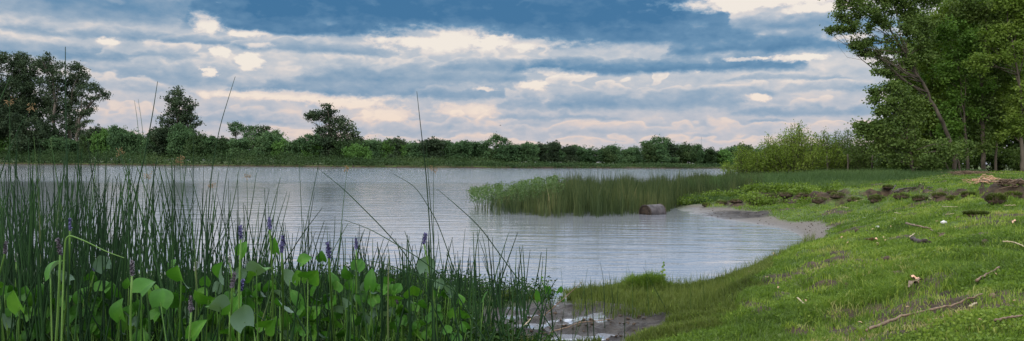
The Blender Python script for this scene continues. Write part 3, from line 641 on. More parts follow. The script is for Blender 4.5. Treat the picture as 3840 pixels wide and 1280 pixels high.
# scrub belt in front of the treeline: one uncountable mass
mb = MB(); n = 1500
xs = rg.uniform(-400, 3300, n)
ST = np.array([[-400, 560], [0, 556], [150, 560], [330, 562], [450, 562], [620, 575], [760, 560], [950, 572], [1050, 562], [1200, 580], [1500, 583], [1800, 590], [1900, 606], [2300, 611], [2700, 612], [3300, 612]], float)
for layer in range(5):
    for x in xs[layer::5]:
        t = rg.random(); top = np.interp(x, ST[:, 0], ST[:, 1])+rg.normal()*3
        bk = -.6+(t*11 if x < 1850 else t*7); d = sh(x, bk); p = at_d(x, 600, d); gz = H1(p[0], p[1])
        zt = (at_d(x, top, d)[2]-gz)*(.35+.65*t**.7)*(.85+.3*rg.random())
        rr = 1.0+rg.random()*1.1; m = 60
        q = rg.normal(size=(m, 3))*np.array([rr, rr*.7, zt*.28])+np.array([p[0], p[1], gz+zt*.55]); q = q[q[:, 2] < gz+zt*1.05]
        leaf_quads(mb, q, .42*(.6+.8*rg.random(len(q))), rg, -.3 if x > 1850 else 0, .5, np.clip(rg.random()*.6+rg.random(len(q))*.4, 0, 1))
tag(mb.build('scrub', MT['far_scrub']), 'low green willow scrub and reeds lining the far river bank', 'scrub', kind='stuff')
# masts on the horizon
for (px_, top, d, r) in ((2630, 516, 900, .5), (2526, 530, 1100, .35)):
    b0 = at_d(px_, 600, d); tz = at_d(px_, top, d)[2]; mb = MB(); hh = tz-.5
    for k in range(3):
        a = k*2.094; mb.tube([(r*math.cos(a), r*math.sin(a), 0), (r*.5*math.cos(a), r*.5*math.sin(a), hh)], .10, 4)
    for k in range(14):
        z = hh*k/14; q = 1-.5*k/14; pts = [(r*q*math.cos(a), r*q*math.sin(a), z) for a in (0, 2.094, 4.188, 0)]; mb.tube(pts, .05, 3, cap=False)
    mb.tube([(0, 0, hh*.95), (0, 0, hh*1.05)], .06, 4)
    o = mb.build('radio_mast', MT['mast'], loc=(b0[0], b0[1], .5)); tag(o, 'thin lattice mast on the horizon, ' + ('taller of two' if px_ > 2600 else 'shorter of two'), 'mast')
# bird
p = at_d(1876, 471, 120); mb = MB()
mb.tube([(-.12, 0, 0), (-.05, 0, .01), (.08, 0, .01), (.16, 0, .02)], [.01, .035, .03, .005], 6)
bo = mb.build('bird', MT['bird'], loc=p); mb = MB()
for s in (-1, 1): mb.add([(.06, .02*s, .02), (-.04, .02*s, .02), (-.06, .22*s, .07), (.02, .24*s, .07)], [[0, 1, 2, 3]])
mb.build('wings', MT['bird'], bo); tag(bo, 'tiny dark bird flying in the sky above the river', 'bird')

# ------------------------------------------------------------------ wood on the right bank
rn = np.random.default_rng(23)
NT = dict(bark=MT['bark'], leaf=.15, crad=.40, per=34, sides=7, flat=.3, asp=.7)
make_tree('tree', 'tall leaning tree with pale curved trunk and thin leafy limbs over the river', 'tree', (3585, 646), 50, [(3575, 560), (3540, 470), (3490, 370), (3440, 280), (3395, 200), (3350, 130), (3310, 40), (3290, -90)],
  [(3160, 20, 34, 26), (3205, 60, 46, 24), (3150, 62, 18, 9), (3230, 20, 60, 30), (3290, 50, 50, 34), (3190, 105, 32, 14), (3250, 105, 50, 16), (3150, 115, 26, 10), (3115, 115, 9, 5), (3225, 160, 26, 9), (3260, 170, 30, 10), (3205, 175, 10, 6), (3235, 200, 18, 8), (3300, 150, 40, 16), (3285, 205, 26, 11), (3335, 190, 40, 18), (3315, 240, 30, 14), (3300, 265, 18, 8), (3345, 270, 30, 16), (3340, 90, 50, 26), (3390, 130, 44, 30), (3400, 60, 60, 40), (3350, 10, 60, 40), (3120, -30, 50, 30), (3200, -60, 80, 50), (3330, -70, 100, 60), (3450, -50, 90, 60), (3270, -150, 120, 60), (3400, -170, 120, 70), (3460, 180, 50, 40), (3480, 90, 50, 40), (3400, 220, 30, 22)],
  mat=MT['near_leaf_c'], rng=rn, cov=2.5, r_trunk=.13, twigs=1.4, **{**NT, 'crad': .30, 'per': 26})
make_tree('tree', 'low bushy tree with bright green leaves sprawling toward the willows', 'tree', (3425, 655), 49, [(3420, 590), (3400, 500), (3390, 430)],
  [(3295, 345, 22, 9), (3325, 330, 26, 11), (3370, 335, 36, 18), (3278, 372, 14, 6), (3320, 378, 36, 14), (3390, 390, 50, 30), (3345, 420, 34, 18), (3300, 425, 18, 8), (3232, 472, 15, 7), (3262, 480, 16, 6), (3292, 470, 20, 8), (3238, 498, 10, 5), (3270, 508, 14, 5), (3325, 480, 26, 14), (3370, 470, 36, 24), (3410, 470, 44, 34), (3305, 530, 18, 6), (3340, 530, 30, 14), (3375, 555, 40, 26), (3430, 540, 46, 32), (3440, 430, 36, 36), (3290, 556, 10, 5), (3345, 600, 36, 26), (3400, 600, 46, 26), (3560, 545, 40, 28, -1.5), (3600, 555, 36, 24, -1), (3490, 600, 40, 26, -1)],
  mat=MT['near_leaf_c'], rng=rn, cov=1.7, r_trunk=.10, **NT)
make_tree('tree', 'dense yellow green tree behind the pale curved trunk', 'tree', (3500, 648), 53, [(3500, 560), (3495, 460), (3480, 340)],
  [(3480, 210, 50, 40), (3540, 190, 60, 50), (3520, 110, 50, 40), (3560, 50, 60, 50), (3450, 330, 50, 40), (3500, 390, 60, 50), (3440, 400, 50, 40), (3480, 470, 60, 44), (3420, 500, 50, 34), (3520, 300, 50, 50), (3540, 440, 50, 50), (3470, 540, 50, 34), (3400, 300, 30, 20)],
  mat=MT['near_leaf_b'], rng=rn, cov=2.6, r_trunk=.09, **NT)
make_tree('tree', 'slim grey bare stemmed tree with leafy top at the wood edge', 'tree', (3627, 644), 51, [(3625, 560), (3618, 480), (3612, 410), (3600, 300), (3590, 180)],
  [(3610, 260, 50, 44), (3570, 200, 60, 44), (3640, 180, 50, 44), (3600, 110, 60, 44), (3550, 280, 50, 34), (3650, 330, 46, 34), (3590, 360, 40, 30), (3560, 420, 34, 24), (3640, 430, 30, 18), (3540, 130, 50, 40), (3560, 500, 26, 18)],
  mat=MT['near_leaf'], rng=rn, cov=2.5, r_trunk=.10, **NT)
make_tree('tree', 'thin crooked tree leaning out between two straight trunks', 'tree', (3600, 646), 50.5, [(3592, 600), (3575, 550), (3570, 500)],
  [(3560, 470, 30, 20), (3590, 480, 24, 16), (3545, 510, 24, 14)], mat=MT['near_leaf'], rng=rn, cov=2., r_trunk=.07, **NT)
make_tree('tree', 'thick straight trunked tree with ivy covered stem at the wood edge', 'tree', (3688, 644), 51.5, [(3688, 560), (3686, 480), (3680, 380), (3690, 260), (3700, 120), (3700, 0)],
  [(3690, 350, 60, 50), (3730, 280, 60, 50), (3660, 60, 70, 60), (3700, 150, 70, 60), (3740, 60, 70, 60), (3690, 500, 18, 30), (3688, 560, 14, 20), (3720, 400, 50, 34), (3650, -60, 100, 70), (3750, -80, 100, 70), (3700, 240, 60, 40), (3670, 440, 40, 24)],
  mat=MT['near_leaf_c'], rng=rn, cov=2.5, r_trunk=.14, **NT)
make_tree('tree', 'tree with bright leaf clumps hanging low before the dark wood', 'tree', (3735, 642), 52, [(3735, 560), (3740, 480), (3760, 380), (3770, 250)],
  [(3730, 420, 40, 26), (3750, 460, 36, 24), (3720, 480, 26, 18), (3770, 330, 50, 40), (3790, 400, 40, 26), (3740, 370, 50, 30), (3790, 260, 50, 34), (3730, 520, 20, 12)],
  mat=MT['near_leaf_b'], rng=rn, cov=2.4, r_trunk=.08, **NT)
make_tree('tree', 'tree with crooked upper trunk and ferny yellow green sprays in the corner', 'tree', (3832, 640), 49, [(3832, 580), (3828, 500), (3835, 400), (3820, 290), (3800, 190), (3780, 80), (3770, -60)],
  [(3790, 110, 60, 26), (3740, 140, 50, 20), (3700, 170, 40, 18), (3830, 70, 50, 40), (3840, 160, 50, 30), (3690, 215, 34, 16), (3660, 250, 26, 16), (3780, 200, 60, 26), (3830, 340, 40, 30), (3830, 470, 40, 30), (3800, 500, 26, 14), (3850, 420, 50, 30), (3790, -20, 80, 60), (3880, 0, 90, 80), (3900, 200, 80, 70), (3900, 350, 70, 60), (3800, 450, 30, 18)],
  mat=MT['near_leaf_b'], rng=rn, cov=2.2, r_trunk=.12, **{**NT, 'flat': .6})
make_tree('tree', 'short leaning sapling with bare stem at the foot of the leaning tree', 'tree', (3562, 650), 50, [(3545, 610), (3522, 570)], [(3515, 555, 22, 14), (3500, 575, 20, 12)], mat=MT['near_leaf_c'], rng=rn, cov=1.3, r_trunk=.05, **NT)
make_tree('tree', 'short upright sapling with straight stem in front of dark undergrowth', 'tree', (3500, 652), 50, [(3500, 600), (3502, 560)], [(3500, 560, 24, 16), (3488, 590, 18, 10)], mat=MT['near_leaf_c'], rng=rn, cov=1.3, r_trunk=.05, **NT)
# shaded second row closing the wood behind
B2 = {**NT, 'leaf': .26, 'crad': .6, 'per': 30, 'bark': MT['bark_dark']}
for i, (x, dd, hh) in enumerate(((3350, 60, 400), (3400, 60, 300), (3450, 62, 160), (3480, 64, 60), (3520, 60, 60), (3590, 63, -40), (3660, 61, -60), (3740, 63, -60), (3820, 60, -60), (3900, 62, -60), (3980, 58, -60))):
    bl = [(x+rn.normal()*24, y, 62, 42) for y in np.arange(max(hh, -60)+30, 600, 45)]
    make_tree('tree', 'dark shaded tree standing back inside the wood', 'tree', (x, 644), dd, [(x+4, 400), (x, max(hh, 0)+60)], bl, mat=MT['near_leaf_c'], rng=rn, cov=3.2, r_trunk=.12, group='shaded trees inside the wood', **{**B2, 'twigs': .5})
# understory shrubs at the wood's foot
B3 = {**NT, 'leaf': .14, 'crad': .4, 'per': 34, 'bark': MT['bark_dark'], 'twigs': .5}
for i, (x, y, rx, ry, dd, lab) in enumerate(((3345, 600, 60, 44, 51, 'small dark shrub closest to the willows at the wood edge'), (3430, 600, 55, 44, 51.5, 'dark shrub under the low bushy tree'), (3520, 605, 50, 40, 53, 'dark shrub behind the two short saplings'),
                                         (3590, 600, 50, 40, 56.5, 'dark shrub behind the crooked thin tree'), (3660, 600, 50, 40, 57, 'dark shrub behind the slim grey stem'), (3730, 600, 50, 40, 57, 'dark shrub right of the thick ivy trunk'), (3800, 600, 50, 40, 56, 'dark shrub left of the corner tree'), (3880, 600, 60, 40, 55, 'dark shrub in the corner of the wood'))):
    make_tree('shrub', lab, 'shrub', (x, 646), dd, [(x, y)], [(x-rx*.4, y-4, rx*.6, ry*.8), (x+rx*.4, y, rx*.6, ry*.8), (x, y+8, rx*.8, ry*.7)], mat=MT['near_leaf_c'], rng=rn, cov=1.9, r_trunk=.05, **B3)
# ------------------------------------------------------------------ willow bushes
def willow(label, px, d, top, wpx, mat, dens=1.0, wisp=1.0, lean=0., base=655):
    b0 = at_d(px, base, d); gz = max(H1(b0[0], b0[1]), 0)-.05; root = empty('willow_bush', (b0[0], b0[1], gz)); tag(root, label, 'bush', 'willow bushes on the bank')
    k = d/F; hh = at_d(px, top, d)[2]-gz; ww = wpx*k
    sb = MB(); cb = MB(); ns = int(70*dens)
    for i in range(ns):
        a = rn.random()*6.28; rr = rn.random()**.6; fan = rr*ww*.5
        p0 = np.array([math.cos(a)*.25*ww*rr, math.sin(a)*.2*ww*rr, 0.])
        hgt = hh*(1-.55*rr**2)*(.72+.33*rn.random())
        p1 = np.array([math.cos(a)*fan+lean*hgt*.3, math.sin(a)*fan*.8, hgt])
        mid = (p0+p1)/2; mid[2] *= 1.25
        t = np.linspace(0, 1, 9)[:, None]; P = (1-t)**2*p0+2*t*(1-t)*mid+t*t*p1; P[:, :2] += rn.normal(size=(9, 2))*.03
        sb.tube(P, .018*(1-.8*t[:, 0])+.003, 3, cap=False)
        m = int(95*wisp); tt = rn.random(m)**.75; Q = np.stack([np.interp(tt*8, np.arange(9), P[:, j]) for j in range(3)], 1)
        spread = .34*(1-tt*.65)[:, None]
        Q = Q+rn.normal(size=(m, 3))*spread*np.array([1, 1, .7])
        leaf_quads(cb, Q, .13*(.7+.6*rn.random(m)), rn, 0, .4, np.clip(rn.random()*.5+rn.random(m)*.5, 0, 1))
    sb.build('stems', MT['bark'], root); cb.build('foliage', mat, root)
for a in (('low lime green willow bush spreading down to the water beyond the reeds', 2800, 56, 540, 200, MT['willow'], 1.1),
          ('yellow green willow bush left of the tallest willow', 2890, 55, 500, 180, MT['willow'], 1.2),
          ('tallest willow bush with feathery arching tips', 2985, 54, 462, 240, MT['willow'], 2.2),
          ('willow bush with wispy loose shoots right of the tallest willow', 3085, 56, 488, 200, MT['willow'], 1.6),
          ('darker willow bush in the middle behind the tall marsh grass', 3165, 58, 490, 180, MT['near_leaf_c'], 1.6),
          ('dark willow bush next to the straight dead stake', 3240, 56, 496, 170, MT['near_leaf_c'], 1.6),
          ('dark willow bush touching the wood', 3315, 55, 515, 150, MT['near_leaf_c'], 1.3)): willow(*a)
for (x, y0, y1, d, lean, lab) in ((3268, 648, 582, 52, 8, 'thick grey dead stake standing before the dark willow'), (3182, 640, 578, 53, -8, 'thin grey dead stake leaning among the willows'), (3100, 636, 582, 53.5, 4, 'crooked dead stem left of the two stakes')):
    p = at_d(x, y0, d); g = H1(p[0], p[1])-.1; q = at_d(x+lean*.5, y1, d); mb = MB(); L = q-np.array([p[0], p[1], g]); t = np.linspace(0, 1, 7)[:, None]
    P = L*t+rn.normal(size=(7, 3))*.02; mb.tube(P, .075*(1-.45*t[:, 0]), 7); mb.tube([P[4], P[4]+np.array([.12, 0, .16]), P[4]+np.array([.2, 0, .3])], [.025, .02, .01], 4)
    tag(mb.build('dead_stake', MT['bark'], smooth=True, loc=(p[0], p[1], g)), lab, 'dead stem')
# ------------------------------------------------------------------ grass on the bank
rgx = np.random.default_rng(31)
def scatter(n, pxr, rr, power=1.0):
    ph = np.arctan((rgx.uniform(pxr[0], pxr[1], n)-1920)/F); lr = rgx.random(n)**power
    r = np.exp(math.log(rr[0])+lr*(math.log(rr[1])-math.log(rr[0])))
    X = r*np.sin(ph); Y = r*np.cos(ph); Z = H(X, Y)
    return np.stack([X, Y, Z], 1)
P = scatter(620000, (1850, 5300), (3.6, 62))
s_, m_, b_ = masks(P); px, py, zz = proj(P); r = np.hypot(P[:, 0], P[:, 1])
keep = (P[:, 2] > .10+.05*(vnoise(P[:, 0]*2, P[:, 1]*2, 3)-.5)) & (rgx.random(len(P)) > s_*1.2) & (rgx.random(len(P)) > m_*1.2) & (rgx.random(len(P)) > b_*.78)
keep &= ~((px < 2620) & (r > 20))
dr = .14; Hn = H(P[:, 0]*(1+dr/r), P[:, 1]*(1+dr/r)); Hb = H(P[:, 0]*(1-dr/r), P[:, 1]*(1-dr/r)); stp = (Hn-Hb)
keep &= ~((stp > .10) & (r > 12) & (rgx.random(len(P)) < .9))
P = P[keep]; r = r[keep]; b_ = b_[keep]; px = px[keep]; py = py[keep]
v = np.clip(.30+1.5*(fbm(P[:, 0]*.9, P[:, 1]*.9, 77, 5)-.42)-.15*b_+rgx.normal(size=len(P))*.13, 0, .93)
dry = (rgx.random(len(P)) < .035+.10*sst(.5, .7, fbm(P[:, 0]*.9+5, P[:, 1]*.9, 88, 3))+.45*b_); v = np.where(dry, 1.0, v)
hg = (.02+.04*rgx.random(len(P))+.05*sst(.5, .75, fbm(P[:, 0]*1.2, P[:, 1]*1.2, 79, 3)))*np.clip((r/9)**.25, .9, 1.4)
hg = hg*(1+.5*((px < 2900) & (py > 1050)))
mb = MB(); blades(mb, P, hg, .007*(r/7)**.75, rgx, .9, v)
n = 90000; Q = scatter(n, (2500, 5200), (3.6, 22)); s2, m2, b2 = masks(Q); cl = fbm(Q[:, 0]*1.6, Q[:, 1]*1.6, 91, 3)
Q = Q[(Q[:, 2] > .2) & (cl > .5) & (b2 < .5) & (s2 < .3)]; Q[:, 2] += .02+.03*rgx.random(len(Q))
leaf_quads(mb, Q, .022*(np.hypot(Q[:, 0], Q[:, 1])/7)**.6, rgx, .75, .95, .25+.5*rgx.random(len(Q)))
tag(mb.build('grass', MT['grass']), 'short trampled green grass and clover on the river bank', 'grass', kind='stuff')
T_ = scatter(600, (2700, 4000), (4.6, 30)); s2, m2, b2 = masks(T_); T_ = T_[(T_[:, 2] > .2) & (s2 < .2)]
k_ = rgx.integers(14, 40, len(T_)); ix = np.repeat(np.arange(len(T_)), k_); Pq = T_[ix]+np.stack([rgx.normal(size=len(ix))*.035, rgx.normal(size=len(ix))*.035, np.zeros(len(ix))], 1)*(1+.05*np.hypot(T_[ix, 0], T_[ix, 1]))[:, None]
mb = MB(); vt_ = rgx.random(len(T_))[ix]; blades(mb, Pq, (.035+.06*rgx.random(len(T_)))[ix]*(.6+.6*rgx.random(len(ix))), .008, rgx, 1.2, np.where(vt_ < .3, 1.0, np.clip(vt_*.55+rgx.normal(size=len(ix))*.1, 0, .95)))
tag(mb.build('turf_weeds', MT['grass']), 'scattered coarser tufts and dry thatch standing above the short turf', 'grass', kind='stuff')
# marsh grass between mud and bank
P = scatter(120000, (1880, 2900), (7.2, 16.5)); s_, m_, b_ = masks(P); px, py, zz = proj(P); r = np.hypot(P[:, 0], P[:, 1])
keep = (P[:, 2] > .012) & (P[:, 2] < .33) & (rgx.random(len(P)) > m_*1.05) & ((fbm(P[:, 0]*2, P[:, 1]*2, 13, 3) > .42) | (px > 2350))
P = P[keep]; hh = .04+.07*rgx.random(len(P)); tuft = np.zeros(len(P))
for (mx, my, w1, h1) in TUFTS: tuft = np.maximum(tuft, np.exp(-((P[:, 0]-mx)**2+(P[:, 1]-my)**2)/w1**2))
mb = MB(); blades(mb, P, hh*(1-.25*tuft), .010, rgx, .5, np.clip(rgx.random(len(P))*.7+.1, 0, 1))
tag(mb.build('marsh_grass', MT['marsh']), 'soft olive marsh grass between the mud and the raised bank', 'grass', kind='stuff')
for i, (mx, my, w1, h1) in enumerate(TUFTS):
    m = 5000 if i == 0 else 2500; a = rgx.normal(size=(m, 2))*w1*.55; X = mx+a[:, 0]; Y = my+a[:, 1]; Z = H(X, Y)
    mb = MB(); g = np.exp(-(a**2).sum(1)/w1**2); blades(mb, np.stack([X-mx, Y-my, Z], 1), (.04+.15*g*rgx.random(m)**1.5)*(.5+vnoise(X*14, Y*14, 9)), .008, rgx, .7, .35+.45*rgx.random(m), azi=np.arctan2(a[:, 1], a[:, 0])+rgx.normal(size=m)*.6)
    tag(mb.build('grass_tuft', MT['grass'], loc=(mx, my, 0)), ['bright green grass hummock at the water edge beyond the mud', 'smaller grass hummock beside the leafy upright weed'][i], 'grass tuft')
# taller fringe at shoreline and right bank crest
P = scatter(16000, (2150, 3060), (9, 20)); r = np.hypot(P[:, 0], P[:, 1]); keep = (P[:, 2] > .0) & (P[:, 2] < .22); P = P[keep]
mb = MB(); blades(mb, P, .08+.16*rgx.random(len(P))**2, .007, rgx, .35, .2+.5*rgx.random(len(P)))
tag(mb.build('shore_grass', MT['marsh']), 'thin upright grass fringe along the near shoreline', 'grass', kind='stuff')
# tall grass beyond the ledge
P = scatter(70000, (2540, 3700), (34, 60), .9); px, py, zz = proj(P); r = np.hypot(P[:, 0], P[:, 1])
lim = np.interp(px, [2540, 2700, 3000, 3200, 3400, 3550, 3700], [33, 35, 40, 42, 46, 50, 54])+(fbm(P[:, 0]*.3, P[:, 1]*.3, 4, 2)-.5)*6
keep = (r > lim) & (P[:, 2] > -.05); P = P[keep]; px = px[keep]; r = r[keep]; lim = lim[keep]
hh = np.interp(px, [2540, 2800, 3100, 3300, 3450, 3700], [.9, .8, .7, .5, .3, .15])*(.35+.8*rgx.random(len(P)))*sst(-1, 7, r-lim)+.08
mb = MB(); blades(mb, P, hh, .028, rgx, .4, np.clip(.5*fbm(P[:, 0]*.4, P[:, 1]*.4, 9, 3)+.5*rgx.random(len(P)), 0, 1))
tag(mb.build('tall_grass', MT['tallgrass']), 'tall grey green marsh grass in front of the willows', 'grass', kind='stuff')
# broad leaved weeds along the front of the tall grass
P = scatter(9000, (2520, 3150), (30, 42), 1.); n1 = fbm(P[:, 0]*.8, P[:, 1]*.8, 19, 3); P = P[(n1 > .62) & (P[:, 2] > .02)]; Q = np.repeat(P, 7, 0)+rgx.normal(size=(len(P)*7, 3))*np.array([.12, .12, .08])+np.array([0, 0, .2])
mb = MB(); leaf_quads(mb, Q, .09, rgx, .3, .7, .6*rgx.random(len(Q))); tag(mb.build('weeds', MT['near_leaf_b']), 'light green broad leaved weeds before the tall grass', 'weeds', kind='stuff')

# ------------------------------------------------------------------ mid reed bed
n = 42000; x = rgx.uniform(1740, 2860, n); d = 26+rgx.random(n)**.8*24
front = np.interp(x, [1740, 1850, 2000, 2200, 2400, 2500, 2560, 2620, 2860], [29, 27, 26, 26, 27.5, 29.5, 32, 35, 38])+(vnoise(x/22, x*0, 3)-.5)*2.2
d = front+rgx.random(n)**.75*(50-front)
P = np.stack([ (x-1920)/F*d, d, np.zeros(n)], 1); P[:, 2] = np.maximum(H(P[:, 0], P[:, 1]), -.3)
topy = np.interp(x, [1740, 1790, 1850, 1920, 2000, 2100, 2250, 2400, 2600, 2860], [800, 745, 715, 700, 690, 668, 655, 652, 650, 650])
zt = CAMZ-(topy-(597.3+.0061*x))/F*d
left = sst(1740, 2000, x)
hh = np.clip((zt+.02)*(.42+.55*rgx.random(n)+.5*(rgx.random(n) < .07)*rgx.random(n)+.55*(fbm(x/40, d*.3, 44, 3)-.5)), .1, 2.1)-P[:, 2]
hh = hh*(.64+.56*fbm(x/34, x*0+d*.12, 46, 3))*(1+.12*rgx.normal(size=n)); keep = rgx.random(n) < .06+.94*left**1.5
P = P[keep]; hh = hh[keep]; d = d[keep]
mb = MB(); blades(mb, P, hh, .024*(d/30)**.5, rgx, .22, np.clip(.55*fbm(P[:, 0]*1.0, P[:, 1]*1.0, 15, 3)+.45*rgx.random(len(P)), 0, 1))
m = 26000; x = rgx.uniform(1800, 2300, m); cx_ = rgx.uniform(1770, 2120, 60); x = cx_[rgx.integers(0, 60, m)]+rgx.normal(size=m)*7; keep = rgx.random(m) < .2; x = x[keep]; m = len(x); d = 27.5+rgx.random(m)*8
zt = CAMZ-(np.interp(x, [1800, 1850, 1920, 2000, 2100, 2250], [705, 692, 690, 672, 660, 655])-(597.3+.0061*x))/F*d
Q = np.stack([(x-1920)/F*d, d, zt*(.35+.65*rgx.random(m)**.7)], 1)+rgx.normal(size=(m, 3))*.05
mq = MB(); leaf_quads(mq, Q, .10, rgx, 0, .35, .2+.6*rgx.random(m))
tag(mb.build('reed_bed', MT['reedbed']), 'dense bed of green reeds growing in the shallows beside the barrel', 'reeds', kind='stuff')
tag(mq.build('leafy_sprays', MT['tallgrass']), 'light green leafy sprays growing through the reed bed', 'reeds', kind='stuff')

# ------------------------------------------------------------------ bulrushes in the foreground
rr = np.random.default_rng(57)
def reed_pts(base, tip, bend, rng, n=8):
    t = np.linspace(0, 1, n)[:, None]; b = np.array(base); e = np.array(tip); side = bend
    return b+(e-b)*t+np.array(side)*(t*(1-t)*4*.5)+np.array([0, 0, 1.])*(np.linalg.norm(side)*.2*t*(1-t))
def reed_mesh(mb, P, rad0, var, n=5): mb.tube(P, rad0*(1-.68*np.linspace(0, 1, len(P))**2.2), n, var, cap=False)
cand = []
DENS = np.array([[-150, 1.0], [0, 1.25], [450, 1.2], [520, 1.0], [700, 1.0], [900, .85], [1100, .75], [1400, .7], [1700, .62], [1800, .62], [1950, .45], [2060, .05], [2200, 0]], float)
N_R = 1400
while len(cand) < N_R:
    x = rr.uniform(-150, 2100)
    if rr.random()*1.25 > np.interp(x, DENS[:, 0], DENS[:, 1]): continue
    d = (6.3 if rr.random() < .8 else 5.5)+rr.random()**.9*4.2
    p = at_d(x, 640, d); bx, by = p[0], p[1]
    tall = rr.random()
    # top height of the stand, in photo rows
    tp = np.interp(x, [-150, 0, 300, 600, 800, 1000, 1300, 1700, 1850, 2050], [610, 600, 630, 680, 740, 800, 870, 900, 880, 960])
    y = tp+20+rr.random()*330 if tall > .14 else tp+20-rr.random()*(150 if x < 1100 else 60)
    z = at_d(x, y, d)[2]; z = min(z, 2.6)
    if z < .35: z = .35+rr.random()*.3
    h = z
    ln = rr.normal()*(.10 if x < 600 else .15)+.01; an = rr.random()*3.14
    if rr.random() < .08: ln *= 2.8
    tip = np.array([bx+ln*h*(1 if rr.random() < 2 else 0), by+rr.normal()*.1*h, h*math.cos(min(abs(ln), 1))])
    bend = np.array([rr.normal()*.06*h, rr.normal()*.04*h, 0])
    cand.append((np.array([bx, by, -.05]), tip, bend, .0058+.0034*rr.random(), rr.random()*.85 if rr.random() > .06 else 1.0, h/d))
cand.sort(key=lambda c: -c[5]*(.6+.8*c[3]/.0045))
BZ = [(-999, 330, 'dark green bulrush stalk in the dense stand at the tall bulrush and pale bent stalk', 'bulrushes in the densest stand'),
      (330, 760, 'dark green bulrush stalk standing with the group before the egg shaped eucalyptus', 'bulrushes before the egg shaped eucalyptus'),
      (760, 1250, 'dark green bulrush stalk among the largest pickerelweed leaves', 'bulrushes among the pickerelweed'),
      (1250, 1720, 'dark green bulrush stalk around the lone purple flower spike', 'bulrushes around the lone purple spike'),
      (1720, 9999, 'dark green bulrush stalk at the edge of the stand beside the mud', 'bulrushes beside the mud')]
stuff = MB(); nind = 0
for (b, tip, bend, r0_, var, sc_) in cand:
    P = reed_pts(b, tip, bend, rr)
    px_, py_, zz = proj(b[None]+np.array([[0, 0, .3]]))
    inview = -60 < px_[0] < 2100
    if nind < 262 and inview:
        mb = MB(); reed_mesh(mb, P-b, r0_, var); o = mb.build('bulrush', MT['reed'], smooth=True, loc=b)
        for a_, c_, l_, g_ in BZ:
            if a_ <= px_[0] < c_: tag(o, l_, 'bulrush', g_)
        nind += 1
    else: reed_mesh(stuff, P, r0_, var, 4)
tag(stuff.build('bulrush_stand', MT['reed'], smooth=True), 'countless thin bulrush stalks filling the marsh in front', 'bulrushes', kind='stuff')
def hero(label, pts, d, r0_=.005, var=.3, seed=None, mat=None, d2=None):
    """pts: list of (px,py) from foot to tip"""
    n = len(pts); dd = np.linspace(d, d if d2 is None else d2, n)
    W3 = np.array([at_d(x, y, q) for (x, y), q in zip(pts, dd)])
    g = max(H1(W3[0][0], W3[0][1]), 0)-.04
    if W3[0][2] > g+.02 and abs(W3[0][2]-g) < 1.5:
        e = W3[0]-(W3[1]-W3[0])/max(1e-3, (W3[1]-W3[0])[2])*(W3[0][2]-g); e = W3[0]+np.clip(e-W3[0], -.5, .5); e[2] = g
        W3 = np.vstack([e, W3])
    s = np.linspace(0, len(W3)-1, 5*len(W3)); Q = np.stack([np.interp(s, np.arange(len(W3)), W3[:, j]) for j in range(3)], 1)
    for _ in range(3): Q[1:-1] = (Q[:-2]+2*Q[1:-1]+Q[2:])/4
    o0 = Q[0].copy(); root = empty('bulrush', o0) if seed else None
    mb = MB(); reed_mesh(mb, Q-o0, r0_, var, 6)
    if seed:
        mb.build('stalk', mat or MT['reed'], root, True); sb = MB()
        for k in range(9):
            a = rr.normal(size=3)*np.array([1, 1, .8]); a /= np.linalg.norm(a); L = .008+.024*rr.random(); c = Q[-2]-o0+a*L
            sb.tube([Q[-2]-o0, c], .0012, 3); 
            for m_ in range(3):
                t_ = rr.normal(size=3)*.008; sb.tube([c+t_, c+t_+a*.006+np.array([0, 0, -.002]), c+t_+a*.012], [.001, .003, .001], 5)
        sb.build('seed_head', MT['seed'], root); tag(root, label, 'bulrush', 'bulrushes standing out from the stand')
    else:
        root = mb.build('bulrush', mat or MT['reed'], None, True, loc=o0); tag(root, label, 'bulrush', 'bulrushes standing out from the stand')
    return root
hero('tallest straight bulrush, towering in front of the round eucalyptus crown', [(256, 1250), (254, 900), (252, 640), (246, 400), (245, 176)], 5.3, .0062)
hero('tall bulrush leaning in front of the egg shaped eucalyptus, left of it', [(425, 1130), (480, 850), (540, 600), (572, 430), (591, 306)], 5.6, .0052)
hero('tall leaning bulrush in open sky right of the egg shaped eucalyptus', [(765, 1180), (775, 900), (793, 640), (825, 470), (882, 288)], 5.9, .0048)
hero('tallest bulrush near mid picture, before the flat topped treeline', [(1622, 1230), (1618, 950), (1598, 650), (1578, 480), (1563, 343)], 5.8, .0052, .1)
hero('second bulrush close beside the tallest one near mid picture', [(1640, 1200), (1625, 900), (1608, 690), (1597, 522)], 6.2, .0042)
hero('very thin pale bulrush, left of a pair against open sky', [(560, 900), (533, 640), (515, 450), (504, 376)], 8, .0034, .9)
hero('very thin pale bulrush, right of a pair against open sky', [(570, 900), (548, 640), (533, 470), (518, 372)], 8, .0034, .9)
hero('bulrush leaning out of the frame over the big eucalyptus group', [(-60, 560), (-10, 400), (42, 282)], 5.6, .005, .8)
hero('thin bulrush reaching over the side of the egg shaped eucalyptus', [(722, 1000), (724, 740), (725, 560), (733, 376)], 6.4, .0036)
hero('thin bulrush leaning before the small umbrella shaped tree', [(820, 900), (850, 640), (888, 510)], 7, .0036)
hero('thin straight bulrush left of the wide eucalyptus', [(1135, 900), (1128, 740), (1118, 526)], 7, .0034, .6)
hero('bulrush curving over the wide eucalyptus', [(1165, 760), (1190, 640), (1210, 535)], 7.4, .0034, .6)
hero('long bulrush falling diagonally toward the centre from the wide eucalyptus', [(1190, 630), (1290, 710), (1420, 840), (1530, 960)][::-1], 6.2, .0048)
hero('arched bulrush drooping over the water by the lone purple spike', [(1990, 1110), (1900, 990), (1800, 850), (1700, 760), (1640, 710)], 5.8, .0045)
